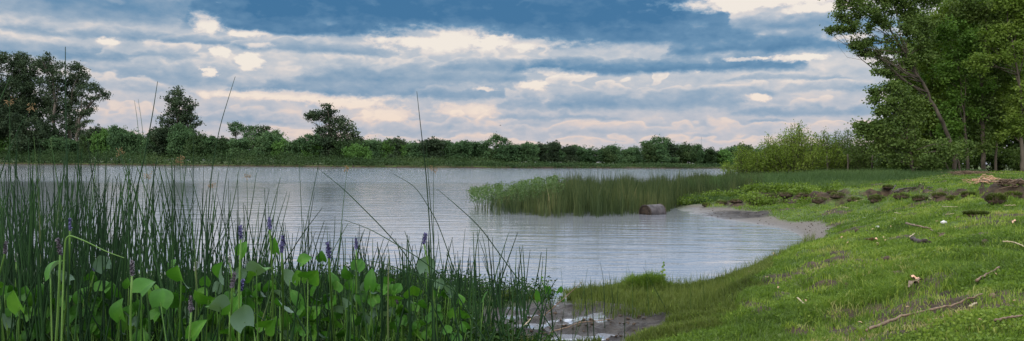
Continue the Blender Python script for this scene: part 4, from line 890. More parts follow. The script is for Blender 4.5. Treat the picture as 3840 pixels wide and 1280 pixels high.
hero('bulrush arching from the lone purple spike to open water', [(1725, 1180), (1700, 1000), (1640, 830), (1560, 700), (1470, 650)], 6.1, .0042)
hero('long bulrush slanting up over the water from the mud side', [(1760, 1180), (1680, 1050), (1560, 960), (1390, 860), (1290, 825)], 5.5, .0045)
hero('long low bulrush leaning across the pickerelweed flowers', [(1760, 1180), (1700, 1080), (1560, 1030), (1430, 985), (1330, 972), (1240, 970)], 5.6, .004)
hero('curved pale yellow broken stalk arching down above the leaves', [(232, 1230), (240, 960), (246, 895), (262, 882), (320, 905), (400, 945), (466, 968)], 4.9, .0052, 1.0, mat=MT['stem'])
hero('leaning bulrush crossing low in the dense stand', [(150, 1010), (250, 790), (330, 745), (390, 750)], 6, .004)
hero('pale leaning bulrush crossing the willow scrub', [(600, 1040), (520, 760), (465, 620), (440, 540)], 6.5, .0045, .8)
hero('bulrush with a brown seed head before the trunk of the big eucalyptus', [(-30, 760), (20, 600), (80, 460), (128, 392)], 6, .0042, .7, True)
hero('bulrush with an orange seed head, closest to the frame edge', [(70, 900), (35, 640), (38, 480), (34, 362)], 6.4, .0042, .7, True)
hero('bulrush with a seed head before the treeline left of the egg shaped eucalyptus', [(520, 950), (480, 700), (455, 600), (446, 566)], 7, .0036, .7, True)
hero('bulrush with a seed head below the egg shaped eucalyptus', [(700, 950), (680, 700), (672, 588)], 7, .0036, .6, True)
hero('bulrush with a seed head touching the lower crown of the egg shaped eucalyptus', [(735, 980), (700, 760), (676, 560)], 7.5, .0034, .6, True)
hero('bulrush with a small seed head before the willow scrub', [(600, 950), (565, 740), (552, 645)], 7, .0034, .6, True)
hero('bulrush with a pale seed head on the water line', [(925, 950), (928, 760), (925, 640)], 7, .0034, .7, True)
hero('bulrush with a low seed head against open water', [(830, 950), (800, 740), (796, 690)], 7, .0034, .7, True)
hero('bulrush with a yellow seed head below the wide eucalyptus', [(1275, 900), (1290, 740), (1303, 618)], 7, .0034, .8, True)
hero('bulrush with a seed head beside the tallest bulrush near mid picture', [(1625, 1050), (1626, 760), (1626, 612)], 7, .0034, .8, True)
# stalks standing out of the mud
for i, (pts, rd, lab) in enumerate((([(2228, 1275), (2222, 1150), (2214, 1052)], .006, 'thick cut off bulrush stub in the mud, tallest of the stubs'),
    ([(2206, 1275), (2200, 1180), (2187, 1058)], .0055, 'cut off bulrush stub beside the tallest stub in the mud'),
    ([(2268, 1228), (2267, 1120), (2262, 1040), (2250, 982)], .0042, 'long curved bulrush rising from the mud against the water'),
    ([(2300, 1180), (2296, 1100), (2283, 1018)], .0042, 'bulrush at the back of the mud before the grass hummock'),
    ([(2293, 1178), (2293, 1140)], .005, 'very short dark bulrush stump at the back of the mud'),
    ([(2313, 1180), (2318, 1060)], .004, 'thin bulrush right of the short stump in the mud'),
    ([(2342, 1275), (2344, 1142)], .0052, 'thick bulrush stub at the grassy side of the mud'),
    ([(2505, 1172), (2470, 1110), (2412, 1002)], .0048, 'bulrush leaning across the grass hummock'),
    ([(2434, 1186), (2428, 1080), (2420, 975)], .003, 'thin pale stalk rising in front of the grass hummock'),
    ([(2373, 1198), (2372, 1120), (2372, 1045)], .0032, 'thin green stalk left of the grass hummock'),
    ([(2152, 1278), (2175, 1170), (2190, 1090), (2203, 1010)], .0032, 'thin pale stalk leaning in the middle of the mud'),
    ([(2150, 1278), (2185, 1200), (2216, 1120)], .0032, 'thin pale short stalk leaning over the puddles'),
    ([(2070, 1140), (2074, 1043)], .0036, 'short stalk next to the broad leaved sprig'),
    ([(2100, 1275), (2115, 1160)], .005, 'dark stub at the front of the mud'), ([(2148, 1278), (2150, 1160)], .004, 'second dark stub at the front of the mud'),
    ([(2120, 1160), (2110, 1080), (2103, 1000)], .0026, 'hair thin stalk against the water behind the mud'),
    ([(2590, 1180), (2591, 1022)], .003, 'single pale stalk in the marsh grass'), ([(2645, 1150), (2634, 1050)], .003, 'short leaning stalk in the marsh grass near the bank'),
    ([(2745, 1160), (2746, 1098)], .005, 'short brown dry stalk against the bank'),
    ([(2345, 1075), (2352, 985)], .0025, 'hair thin stalk on the left of the grass hummock'), ([(2360, 1020), (2353, 985)], .002, 'tiny stalk tip over the grass hummock'))):
    g0 = ground_px(*pts[0]); hero(lab, pts, float(np.clip(g0[1], 7, 12.5)), rd, .15 if rd > .0035 else .95)
# ------------------------------------------------------------------ pickerelweed
rp = np.random.default_rng(71)
#  x, y, w, h, kind (g face seen, w sky sheen painted as a pale back, s side on)
LV = [(671,1029,105,66,'g'),(830,1015,84,62,'g'),(553,1067,95,36,'s'),(448,1155,86,75,'g'),(606,1108,86,56,'g'),(657,1114,76,56,'g'),(757,1111,82,60,'g'),(911,1177,100,76,'w'),(880,1142,62,86,'g'),(805,1145,90,30,'w'),
 (380,982,66,50,'w'),(421,1086,62,66,'g'),(215,1035,62,46,'w'),(243,1040,40,46,'w'),(207,1130,56,60,'g'),(132,1174,70,60,'w'),(63,1123,84,80,'g'),(207,998,92,50,'g'),(911,929,46,56,'g'),(980,1004,92,40,'w'),(302,1105,52,52,'g'),
 (465,1211,62,58,'g'),(547,1211,52,42,'g'),(654,1243,72,62,'g'),(742,1230,60,86,'g'),(509,1199,28,42,'w'),(518,1086,52,20,'w'),(650,982,38,22,'g'),(899,1017,52,42,'w'),(811,1073,46,46,'w'),(943,1026,72,26,'g'),
 (1075,1029,56,60,'w'),(1119,1035,56,52,'g'),(1170,1032,88,62,'g'),(1148,972,52,42,'g'),(1207,960,42,42,'g'),(1242,1042,72,34,'s'),(1302,1023,62,52,'g'),(1317,1067,52,50,'g'),(1346,991,56,42,'g'),(1390,1042,46,78,'g'),(1355,1086,68,22,'w'),(1352,1108,56,46,'g'),(1427,1092,46,20,'w'),
 (1600,985,72,62,'w'),(1471,1120,62,52,'g'),(1547,1089,74,42,'g'),(1512,1161,68,42,'g'),(1434,1174,62,24,'w'),(1324,1164,72,36,'g'),(1107,1111,42,68,'g'),(1057,1139,84,36,'g'),(1688,1098,18,32,'w'),(1723,1117,42,28,'g'),(1245,1130,58,30,'g'),(1547,1192,46,40,'w'),(1292,1136,42,50,'w'),(1030,918,36,62,'g'),
 (20,1200,60,60,'w'),(120,1240,70,50,'g'),(340,1210,60,50,'g'),(250,1230,50,40,'w'),(590,1170,50,36,'s'),(1010,1215,80,60,'g'),(860,1245,80,50,'g'),(1150,1170,70,50,'g'),(1190,1240,70,50,'g'),(1400,1240,70,44,'g'),(1640,1180,40,40,'g'),(1650,1060,40,40,'w'),(1580,1140,50,36,'g'),(1820,1110,34,44,'g'),(700,1165,40,40,'w'),(960,1110,50,50,'g'),(520,1140,40,40,'g'),(340,1035,50,40,'g'),(150,1080,44,44,'g'),(1450,1050,40,36,'g'),(30,1090,50,50,'g'),(90,1260,60,50,'g'),(180,1265,60,40,'w'),(290,1160,54,50,'g'),(400,1250,70,50,'g'),(530,1255,60,50,'g'),(620,1200,60,46,'g'),(700,1205,60,50,'w'),(800,1190,60,50,'g'),(930,1240,70,50,'g'),(1060,1260,70,46,'w'),(1080,1190,60,50,'g'),(1240,1200,66,46,'g'),(1290,1250,60,40,'g'),(1370,1200,56,44,'w'),(1480,1220,60,46,'g'),(1560,1250,60,40,'g'),(1620,1230,50,40,'g'),(1700,1170,40,40,'g'),(1740,1220,40,36,'g'),(480,1060,40,40,'g'),(770,1050,44,40,'g'),(1010,1070,50,44,'g'),(1180,1090,56,46,'g'),(1400,1120,50,40,'g'),(350,1110,50,50,'g')]
FLW = [(1011,838,46,'p'),(1057,915,60,'p'),(1234,938,60,'p'),(1336,914,40,'p'),(1590,895,42,'p'),(903,872,50,'p'),(732,1000,34,'b'),(862,972,30,'b'),(870,1050,54,'n'),(905,1068,44,'p'),(495,1005,56,'n'),(355,1000,34,'p'),(262,842,44,'p'),(18,930,44,'n'),(717,1140,60,'n'),(226,925,60,'n'),(60,965,30,'b'),(1490,1132,16,'n')]
for _k in range(135):
    _x = rp.uniform(-10, 1760); _y = rp.uniform(1065, 1278); _w = rp.uniform(42, 68)*(1-.25*_x/1760)
    LV.append((_x, _y, _w, _w*rp.uniform(.5, .95), 'g' if rp.random() < .8 else 'w'))
_t = np.linspace(0, 1, 8)
def leaf_blade(w_, h_, fold, cup, rng):
    """heart shaped blade, length along +y from the petiole, width along x, upper face +z"""
    hw = np.array([.30, .46, .50, .48, .42, .32, .18, .02])*w_
    yb = (_t-.12)*h_; us = np.linspace(-1, 1, 7); V = []
    for i, t in enumerate(_t):
        for u in us:
            x = u*hw[i]; y = yb[i]-(.20*h_*(abs(u)**1.3) if i == 0 else (.07*h_*abs(u) if i == 1 else 0))
            z = abs(x)*fold+cup*((y/h_-.4)**2)*h_*-1.2+.015*math.sin(u*4+i)*w_
            V.append((x, y, z))
    V = np.array(V); n = 7; i = np.arange(7)[:, None]*n; j = np.arange(6)[None]
    return V, np.stack([i+j, i+j+1, i+n+j+1, i+n+j], -1).reshape(-1, 4)
def spike(mb, c0, ax, L, r, rng):
    n = int(L/.0042); 
    for k in range(n):
        t = k/n; p = c0+ax*L*t; rr_ = r*(math.sin(min(1, t*1.15+.25)*2.6))**.7 if t < .98 else r*.3
        for m_ in range(6):
            a = k*2.4+m_*1.047; dr = np.array([math.cos(a), math.sin(a), .35]); q = p+dr*max(rr_, .2*r)*(.75+.4*rng.random())
            s = .0052*(.7+.5*rng.random()); e1 = rng.normal(size=3)*s; e2 = rng.normal(size=3)*s
            mb.add([q-e1, q+e2, q+e1, q-e2], [[0, 1, 2, 3]])
items = []
for (x, y, w_, h_, k) in LV: items.append([x, y, w_, h_, k, float(np.clip(F*.155/max(w_, h_), 4.5, 6.6))])
fl = [[x, y, h, k, float(np.clip(F*.085/max(h, 30), 4.9, 6.6))] for (x, y, h, k) in FLW]
# cluster leaves into plants
used = [False]*len(items); plants = []
for i in range(len(items)):
    if used[i]: continue
    g = [i]; used[i] = True
    for j in sorted(range(len(items)), key=lambda j: abs(items[j][0]-items[i][0])+abs(items[j][1]-items[i][1])*.7):
        if not used[j] and len(g) < 3 and abs(items[j][0]-items[i][0]) < 75 and abs(items[j][5]-items[i][5]) < 1.1 and abs(items[j][1]-items[i][1]) < 110: g.append(j); used[j] = True
    plants.append([g, []])
for fi, f in enumerate(fl):
    best = min(range(len(plants)), key=lambda p: min(abs(items[j][0]-f[0])+40*abs(items[j][5]-f[4]) for j in plants[p][0])+60*len(plants[p][1])); plants[best][1].append(fi)
KN = {'g': 'green', 'w': 'pale grey', 's': 'half folded'}
LANDM = [(0, 'at frame edge'), (132, 'left of the bent stalk'), (250, 'under the bent stalk'), (400, 'left of the leaning bulrush'), (560, 'below the egg eucalyptus'), (690, 'by the biggest leaf'), (830, 'below the umbrella tree'),
         (950, 'below the small trees'), (1060, 'below the thick purple spike'), (1180, 'below the wide eucalyptus'), (1330, 'around the short purple spike'), (1470, 'left of the lone purple spike'), (1600, 'at the lone purple spike'), (1760, 'beside the mud')]
usedlab = {}
for g, fs in plants:
    xs_ = np.array([items[j][0] for j in g]+[fl[f][0] for f in fs]); dm = np.mean([items[j][5] for j in g])
    bx = at_d(xs_.mean()+rp.normal()*12, 640, dm+.1); base = np.array([bx[0], bx[1], .0]); base[2] = max(H1(bx[0], bx[1]), 0)-.05
    root = empty('pickerelweed', base)
    for j in g:
        x, y, w_, h_, k, d = items[j]; c = at_d(x, y, d)-base; s = d/F
        W_ = w_*s; Hh = h_*s
        if k == 's': L = max(Hh*1.6, W_*.8)
        else: L = max(Hh, W_*.9)
        tilt = math.acos(np.clip(Hh/L, .12, .97))
        # blade axis: up & leaning ; face normal toward the camera (g) or away (w)
        V, Q = leaf_blade(W_*1.0, L*1.0, .15+.45*rp.random(), .6*rp.random(), rp)
        sgn = 1 if k != 'w' else -1
        roll = rp.normal()*.42; yaw = rp.normal()*.5
        # local frame: x right, y up in the picture, z toward the camera
        ya = np.array([0, sgn*math.sin(tilt)*(-1 if k == 'g' and rp.random() < .6 else 1)*1.0, math.cos(tilt)])
        if k == 'w': ya = np.array([0, -math.sin(tilt), math.cos(tilt)]); 
        xa = np.array([1., 0, 0]); za = np.cross(xa, ya)      # za points to the camera (-Y) for upright blades
        if k == 'w': xa = -xa; za = -za
        if za[1] > 0 and k == 'g': pass
        B = np.stack([xa, ya, za], 0)
        cr, sr = math.cos(roll), math.sin(roll); Rl = np.array([[cr, 0, sr], [0, 1, 0], [-sr, 0, cr]]); cy, sy = math.cos(yaw), math.sin(yaw); Rz = np.array([[cy, -sy, 0], [sy, cy, 0], [0, 0, 1]])
        Rv = np.array([[math.cos(roll), 0, math.sin(roll)], [0, 1, 0], [-math.sin(roll), 0, math.cos(roll)]])
        V[:, 1] -= L*.40
        Vw = (V@B)@Rz.T@Rv.T+c
        mb = MB(); mb.add(Vw, Q, None, np.clip(rp.random()*.7+.10*(np.arange(len(Q)) % 2)+.25*(np.isin(np.arange(len(Q)) % 6, (2, 3)))*.4+rp.random(len(Q))*.12, 0, 1))
        att_ = Vw[7*1+3]
        foot = np.array([rp.normal()*.03, rp.normal()*.03, 0.]); t = np.linspace(0, 1, 9)[:, None]
        midp = foot*.4+att_*.6; midp[2] = att_[2]*.45
        S_ = (1-t)**2*foot+2*t*(1-t)*midp+t*t*att_
        sb = MB(); sb.tube(S_, np.linspace(.0065, .0035, 9), 6, rp.random()); sb.build('leaf_stem', MT['stem'], root, True)
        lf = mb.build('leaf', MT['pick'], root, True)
        if k == 'w': lf['label'] = 'leaf with sky sheen painted as pale grey green back'
    for f in fs:
        x, y, h, k, d = fl[f]; c = at_d(x, y+h*.5, d)-base; L = h*d/F; ax = np.array([rp.normal()*.07, rp.normal()*.07, 1]); ax /= np.linalg.norm(ax)
        foot = np.array([rp.normal()*.03, rp.normal()*.03, 0.]); t = np.linspace(0, 1, 7)[:, None]; P = foot+(c-foot)*t+np.array([.03*rp.normal(), 0, 0])*np.sin(t*3.14)
        sb = MB(); sb.tube(P, np.linspace(.009, .006, 7), 6, .8); sb.build('flower_stem', MT['stem'], root, True)
        mb = MB(); mb.tube([c, c+ax*L*.95], [.005, .003], 5); spike(mb, c, ax, L, .0085 if k != 'b' else .007, rp)
        mb.build('flower_spike', MT[{'p': 'purple', 'b': 'bud', 'n': 'brownspike'}[k]], root)
    kinds = [KN[items[j][4]] for j in g]; nm = {1: 'one', 2: 'two', 3: 'three'}[len(g)]
    col = kinds[0] if len(set(kinds)) == 1 else ' and '.join(sorted(set(kinds)))
    fd = '' if not fs else ' and '+{'p': 'purple spike', 'b': 'pale bud', 'n': 'withered spike'}[fl[fs[0]][3]]
    mx_ = np.mean([items[j][0] for j in g]); my_ = np.mean([items[j][1] for j in g]); sz = np.mean([items[j][2] for j in g])
    lm = min(LANDM, key=lambda q: abs(q[0]-mx_))[1]
    fd = fd.replace(' and withered', ', withered'); row = 'high' if my_ < 1050 else ('low' if my_ > 1160 else 'mid height'); big = 'large ' if sz > 75 else ('small ' if sz < 48 else '')
    lab = f'{row} pickerelweed, {nm} {big}{col} leaf{fd} {lm}' if len(g) == 1 else f'{row} pickerelweed, {nm} {big}{col} leaves{fd} {lm}'
    if len(lab.split()) > 15: lab = lab.replace('pale grey', 'grey').replace('half folded', 'folded').replace(', withered spike', '').replace(' and withered spike', '').replace('mid height', 'middling')
    if lab in usedlab:
        lab = lab.replace(' pickerelweed', ' other pickerelweed')
    usedlab[lab] = 1
    tag(root, lab, 'plant', 'pickerelweed plants')
# undergrowth of the marsh
ru = np.random.default_rng(81); rgx = ru
P = scatter(42000, (-250, 2080), (4.6, 12.5), 1.0); px, py, zz = proj(P); s_, m_, b_ = masks(P)
keep = (P[:, 2] > -.06) & (ru.random(len(P)) > m_*1.1); P = P[keep]; px = px[keep]; P[:, 2] = np.maximum(P[:, 2], -.02)
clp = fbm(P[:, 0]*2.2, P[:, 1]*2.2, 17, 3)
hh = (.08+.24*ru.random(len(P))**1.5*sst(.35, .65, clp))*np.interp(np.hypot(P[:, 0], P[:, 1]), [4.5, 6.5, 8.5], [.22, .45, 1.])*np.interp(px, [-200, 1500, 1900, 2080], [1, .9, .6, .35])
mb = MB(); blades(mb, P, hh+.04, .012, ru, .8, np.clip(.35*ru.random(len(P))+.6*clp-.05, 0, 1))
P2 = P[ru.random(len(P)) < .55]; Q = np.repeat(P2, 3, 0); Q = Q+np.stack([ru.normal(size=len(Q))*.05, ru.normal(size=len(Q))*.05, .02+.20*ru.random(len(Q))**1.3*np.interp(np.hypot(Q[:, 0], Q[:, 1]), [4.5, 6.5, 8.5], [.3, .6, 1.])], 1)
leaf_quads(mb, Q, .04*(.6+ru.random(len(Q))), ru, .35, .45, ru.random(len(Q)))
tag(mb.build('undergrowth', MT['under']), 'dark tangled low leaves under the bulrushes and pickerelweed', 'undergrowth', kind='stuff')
# broad leaf blades low in the marsh
P = scatter(420, (-200, 1700), (5, 8.5)); P[:, 2] = np.maximum(P[:, 2], 0)
mb = MB(); blades(mb, P, .15+.3*ru.random(len(P)), .03, ru, .5, ru.random(len(P))); tag(mb.build('marsh_leaves', MT['stem']), 'broad light green strap leaves low among the pickerelweed', 'undergrowth', kind='stuff')
# leafy sprig beside the mud and upright weed by the hummock
def sprig(name, label, px0, py0, d, stems, leafsz, mat):
    b0 = at_d(px0, py0, d); g = max(H1(b0[0], b0[1]), 0)-.02; root = empty(name, (b0[0], b0[1], g)); O = np.array([b0[0], b0[1], g]); sb = MB()
    lb = MB()
    for st, lvs in stems:
        P = np.array([np.zeros(3)]+[at_d(x, y, d)-O for x, y in st]); sb.tube(P, np.linspace(.006, .003, len(P)), 5)
        for (x, y, w_, h_) in lvs:
            c = at_d(x, y, d)-O; V, Q = leaf_blade(w_*d/F, h_*d/F, .15, .1, ru); V[:, 1] -= h_*d/F*.4; B = np.stack([[1, 0, 0], [0, -.2, .97], [0, -.97, -.2]]); a = ru.normal()*.3; ca, sa = math.cos(a), math.sin(a)
            lb.add(V@B@np.array([[ca, 0, sa], [0, 1, 0], [-sa, 0, ca]])+c, Q, None, ru.random())
    sb.build('stem', MT['stem'], root); lb.build('leaves', mat, root); tag(root, label, 'plant'); return root
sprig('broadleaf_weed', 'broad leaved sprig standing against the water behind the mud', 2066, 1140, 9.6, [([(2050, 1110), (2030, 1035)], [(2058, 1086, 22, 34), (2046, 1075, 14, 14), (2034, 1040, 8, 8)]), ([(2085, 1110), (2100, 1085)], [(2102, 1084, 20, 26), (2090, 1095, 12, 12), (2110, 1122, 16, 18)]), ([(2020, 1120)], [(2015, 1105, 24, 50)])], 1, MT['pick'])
sprig('upright_weed', 'upright leafy weed with a bud tip against the water', 2485, 1050, 11.2, [([(2486, 1010), (2489, 980)], [(2480, 1035, 12, 10), (2492, 1030, 12, 10), (2482, 1018, 10, 9), (2491, 1012, 9, 9), (2485, 1000, 9, 8), (2490, 994, 8, 8), (2489, 984, 7, 8)])], 1, MT['near_leaf_b'])

# ------------------------------------------------------------------ half sunken barrel
g = at_z(2452, 806, 0); br = .275; Lb = .76; yaw = rad(52)
root = empty('barrel', (g[0], g[1]+.25, 0)); tag(root, 'rusty dark barrel lying half sunk in the shallows beside the reeds', 'barrel')
ax = np.array([math.sin(yaw), math.cos(yaw), .02]); ax /= np.linalg.norm(ax); c0 = -ax*Lb/2+np.array([0, 0, .06])
pr = [(0, .94), (.01, 1.0), (.03, 1.0), (.2, 1.0), (.32, 1.0), (.335, 1.015), (.35, 1.0), (.5, 1.0), (.65, 1.0), (.665, 1.015), (.68, 1.0), (.85, 1.0), (.97, 1.0), (.99, 1.0), (1.0, .94)]
mb = MB(); mb.tube([c0+ax*Lb*t for t, _ in pr], [br*q for _, q in pr], 36, cap=False); mb.V[0] = mb.V[0]*(1+.05*(vnoise(mb.V[0][:, 0]*7+3, mb.V[0][:, 2]*7+mb.V[0][:, 1]*5, 4)-.5))[:, None]; mb.build('body', solid_mat('rusty_barrel', (.022, .018, .017), (.085, .072, .072), 6, .6, .4), root, True)
for t_ in (.015, .985):
    mb = MB(); th = np.linspace(0, 6.2832, 33); A = np.cross(ax, [0, 0, 1]); A /= np.linalg.norm(A); Bb = np.cross(ax, A)
    mb.tube([c0+ax*Lb*t_+(A*math.cos(a)+Bb*math.sin(a))*br for a in th], .014, 6, cap=False); mb.build('rim', MT['wood_dark'], root, True)
mb = MB(); mb.tube([c0+ax*Lb*.03, c0+ax*Lb*.036], [br*.97, br*.97], 36); lid = mb.build('lid', solid_mat('muddy_lid', (.012, .009, .007), (.05, .034, .022), 9, .9, 1.0), root)
mb = MB(); mb.tube([c0+ax*Lb*.03+A*.15, c0+ax*Lb*.015+A*.15], [.035, .035], 10); mb.build('bung', MT['wood_dark'], lid)

# ------------------------------------------------------------------ branches and litter on the bank
def stick(label, pts, thick, mat, name='stick', cat='stick', lift=.05, fork=None, group=None):
    G_ = [ground_px(x, y) for x, y in pts]; G_ = np.array(G_); G_[:, 2] += lift; s = np.linspace(0, len(G_)-1, 5*len(G_)); Q = np.stack([np.interp(s, np.arange(len(G_)), G_[:, j]) for j in range(3)], 1)
    Q[:, 2] = np.maximum(Q[:, 2], H(Q[:, 0], Q[:, 1])+thick*.5); Q += ru.normal(size=Q.shape)*thick*.35; d = np.linalg.norm(Q[0][:2]); o0 = Q[len(Q)//2].copy()
    mb = MB(); mb.tube(Q-o0, thick*(1-.35*np.linspace(0, 1, len(Q)))*(1+.15*ru.normal(size=len(Q))), 6)
    if fork:
        F_ = np.array([ground_px(x, y) for x, y in fork]); F_[:, 2] += lift*2; mb.tube(F_-o0, [thick*.6, thick*.3] if len(F_) == 2 else thick*.5, 5)
    tag(mb.build(name, mat, None, True, loc=o0), label, cat, group)
stick('longest brown branch lying in the grass at the bottom corner', [(3246, 1270), (3380, 1220), (3480, 1195), (3580, 1170), (3684, 1140)], .0095, MT['wood'], 'branch', 'branch')
stick('straight reddish brown stick lying below the pale curved twig', [(3662, 1081), (3746, 1030)], .010, MT['wood'])
stick('reddish stick lying in the bottom corner by the frame', [(3728, 1238), (3780, 1232), (3834, 1218)], .008, MT['wood'])
stick('thin curved pale twig by the frame edge', [(3761, 934), (3800, 936), (3845, 955)], .008, MT['wood_pale'], lift=.07)
stick('thick broken stick lying in mid slope above the dark log piece', [(3400, 853), (3445, 866), (3488, 875)], .018, MT['wood'], lift=.07)
stick('short dark log piece in the grass', [(3425, 916), (3455, 928), (3490, 926)], .028, MT['wood_dark'], 'log', 'log', lift=.06)
stick('dark forked branch lying on the eroded ledge', [(3351, 733), (3390, 724), (3432, 718)], .03, MT['wood_dark'], 'branch', 'branch', lift=.05, fork=[(3358, 722), (3336, 748)])
stick('second dark branch on the ledge behind the forked one', [(3456, 712), (3495, 710)], .03, MT['wood_dark'], 'branch', 'branch', lift=.04)
stick('dead branch beside the knobby clod', [(3488, 876), (3520, 890), (3545, 893)], .008, MT['wood'])
stick('long dry reed stem lying across the mud', [(2060, 1270), (2180, 1230), (2299, 1214)], .007, MT['wood'], lift=.03)
stick('pale dry stem at the front edge of the mud', [(1952, 1275), (2000, 1226)], .007, MT['wood_pale'], lift=.1)
hero('thick dry brown stalk leaning from the mud over the water', [(2062, 1165), (2120, 1115), (2182, 1058)], 9.3, .0075, 1., mat=MT['wood'])
for i, (a, b) in enumerate(((( 3533, 789), (3589, 791)), ((3545, 818), (3577, 819)), ((3355, 808), (3378, 811)), ((3152, 785), (3184, 790)), ((3764, 789), (3809, 787)), ((3472, 750), (3495, 755)), ((3205, 764), (3242, 762)), ((3304, 703), (3330, 705)), ((3450, 697), (3468, 700)), ((3410, 905), (3432, 889)), ((3640, 1180), (3660, 1165)), ((2990, 1150), (3015, 1165)))):
    stick('thin pale dry twig lying flat on the short grass', [a, b], .008, MT['wood_pale'], 'twig', 'twig', .05, None, 'pale dry twigs scattered on the grass')
def blob(name, label, px, py, w_, h_, mat, cat, hair=0, group=None, sq=.6):
    g = ground_px(px, py); d = g[1]; s = d/F; rx = w_*s/2; rz = h_*s/2
    u = np.linspace(0, math.pi, 9); v = np.linspace(0, 2*math.pi, 15)[:-1]; V = []
    for a in u:
        for b in v: V.append((math.sin(a)*math.cos(b), math.sin(a)*math.sin(b), math.cos(a)))
    V = np.array(V); nz = 1+.45*(vnoise(V[:, 0]*2.2+px, V[:, 1]*2.2+V[:, 2]*3, 5)-.5)+.3*(vnoise(V[:, 0]*6+px, V[:, 1]*6+V[:, 2]*7, 6)-.5); V = V*nz[:, None]*np.array([rx, rx*sq, rz])
    i = np.arange(8)[:, None]*14; j = np.arange(14)[None]; k = (j+1) % 14; Q = np.stack([i+j, i+14+j, i+14+k, i+k], -1).reshape(-1, 4)
    mb = MB(); mb.add(V, Q); z = g[2]+rz*.55
    if hair:
        root = empty(name, (g[0], g[1], z)); mb.build('earth', mat, root, True)
        hb = MB(); m = hair; dd = ru.normal(size=(m, 3)); dd /= np.linalg.norm(dd, axis=1)[:, None]; dd[:, 2] = abs(dd[:, 2]); P = dd*np.array([rx, rx*sq, rz])*.95
        blades(hb, P, .03+.05*ru.random(m), .012, ru, 1.5, ru.random(m)*.9, azi=np.arctan2(dd[:, 1], dd[:, 0])); hb.build('grass_cap', MT['marsh'], root); tag(root, label, cat, group)
    else: tag(mb.build(name, mat, None, True, loc=(g[0], g[1], z)), label, cat, group)
blob('earth_clod', 'biggest loose sod with hanging roots, far right below the ledge', 3735, 772, 72, 42, MT['earth'], 'clod', 900)
blob('earth_clod', 'round mossy sod below the ledge in its middle', 3287, 760, 58, 30, MT['earth'], 'clod', 700)
blob('earth_clod', 'long low mossy mound below the biggest loose sod', 3660, 812, 90, 16, MT['earth'], 'clod', 900)
blob('earth_clod', 'wide dark bare clod lying in the middle of the near slope', 3375, 1042, 66, 26, MT['earth'], 'clod')
blob('earth_clod', 'dark clod above the wide bare clod', 3325, 982, 30, 22, MT['earth'], 'clod')
blob('earth_clod', 'small dark clod near the thin pale twigs', 3592, 826, 14, 14, MT['earth'], 'clod')
blob('earth_clod', 'knobby dark clod beside the broken stick', 3535, 897, 34, 20, MT['earth'], 'clod')
blob('earth_clod', 'brown clod above the pale curved twig', 3694, 918, 26, 22, MT['earth'], 'clod')
blob('earth_clod', 'reddish brown clod beyond the pale bark strip', 3213, 872, 20, 18, MT['earth'], 'clod')
blob('earth_clod', 'dark clod on the slope left of the long branch', 3175, 1085, 14, 18, MT['earth'], 'clod')
blob('earth_clod', 'small black clod right of the peeled curled bark', 3592, 1040, 14, 10, MT['earth'], 'clod')
for i, (x, y, w_, h_) in enumerate(((2650, 775, 34, 12), (2705, 770, 40, 14), (2760, 764, 44, 16), (2830, 768, 50, 18), (2890, 758, 44, 18), (2945, 766, 54, 20), (3010, 756, 50, 20), (3075, 764, 60, 24), (3140, 752, 56, 24), (3205, 758, 50, 20), (3380, 750, 56, 22), (3450, 756, 60, 22), (3520, 746, 50, 20), (3570, 752, 40, 16), (3630, 742, 50, 20), (3800, 748, 60, 22), (3330, 738, 40, 14), (3120, 738, 40, 12))):
    blob('sod', 'grassy sod slumped from the eroded ledge, one of the row', x, y, w_, h_, MT['earth'], 'sod', 420, 'slumped sods along the eroded ledge')
blob('stone', 'white stone lying near the thin pale twigs', 3540, 842, 22, 14, MT['stone'], 'stone')
blob('stone', 'small white stone beyond the pale bark strip', 3291, 857, 14, 11, MT['stone'], 'stone')
blob('stone', 'small brownish stone beside the white stone', 3515, 838, 12, 9, MT['deadleaf'], 'stone')
blob('mushroom_lump', 'pale brown rounded lump by the end of the longest branch', 3722, 1124, 22, 26, MT['wood'], 'lump')
blob('straw_clump', 'brown tangled clump in front of the straw heap', 3692, 690, 38, 20, MT['wood'], 'clump')
mb = MB(); rgx = ru
for k in range(420):
    if k % 3: g = ground_px(ru.uniform(2560, 3130), ru.uniform(782, 890))
    else: g = ground_px(ru.uniform(1950, 2420), ru.uniform(1165, 1280))
    if H1(g[0], g[1]) < .012: continue
    s_ = (.010+.022*ru.random()**2); a = ru.random()*3.14; q = ru.normal(size=(6, 3))*.15
    V = (np.array([[1, 0, 0], [0, .8, 0], [-1, 0, 0], [0, -.8, 0], [0, 0, .6], [0, 0, -.5]])+q)*s_+g+np.array([0, 0, .006])
    mb.add(V, None, [[0, 1, 4], [1, 2, 4], [2, 3, 4], [3, 0, 4], [1, 0, 5], [2, 1, 5], [3, 2, 5], [0, 3, 5]])
tag(mb.build('pebbles', MT['earth']), 'small dark pebbles and washed up bits on the sand and mud', 'pebbles', kind='stuff')
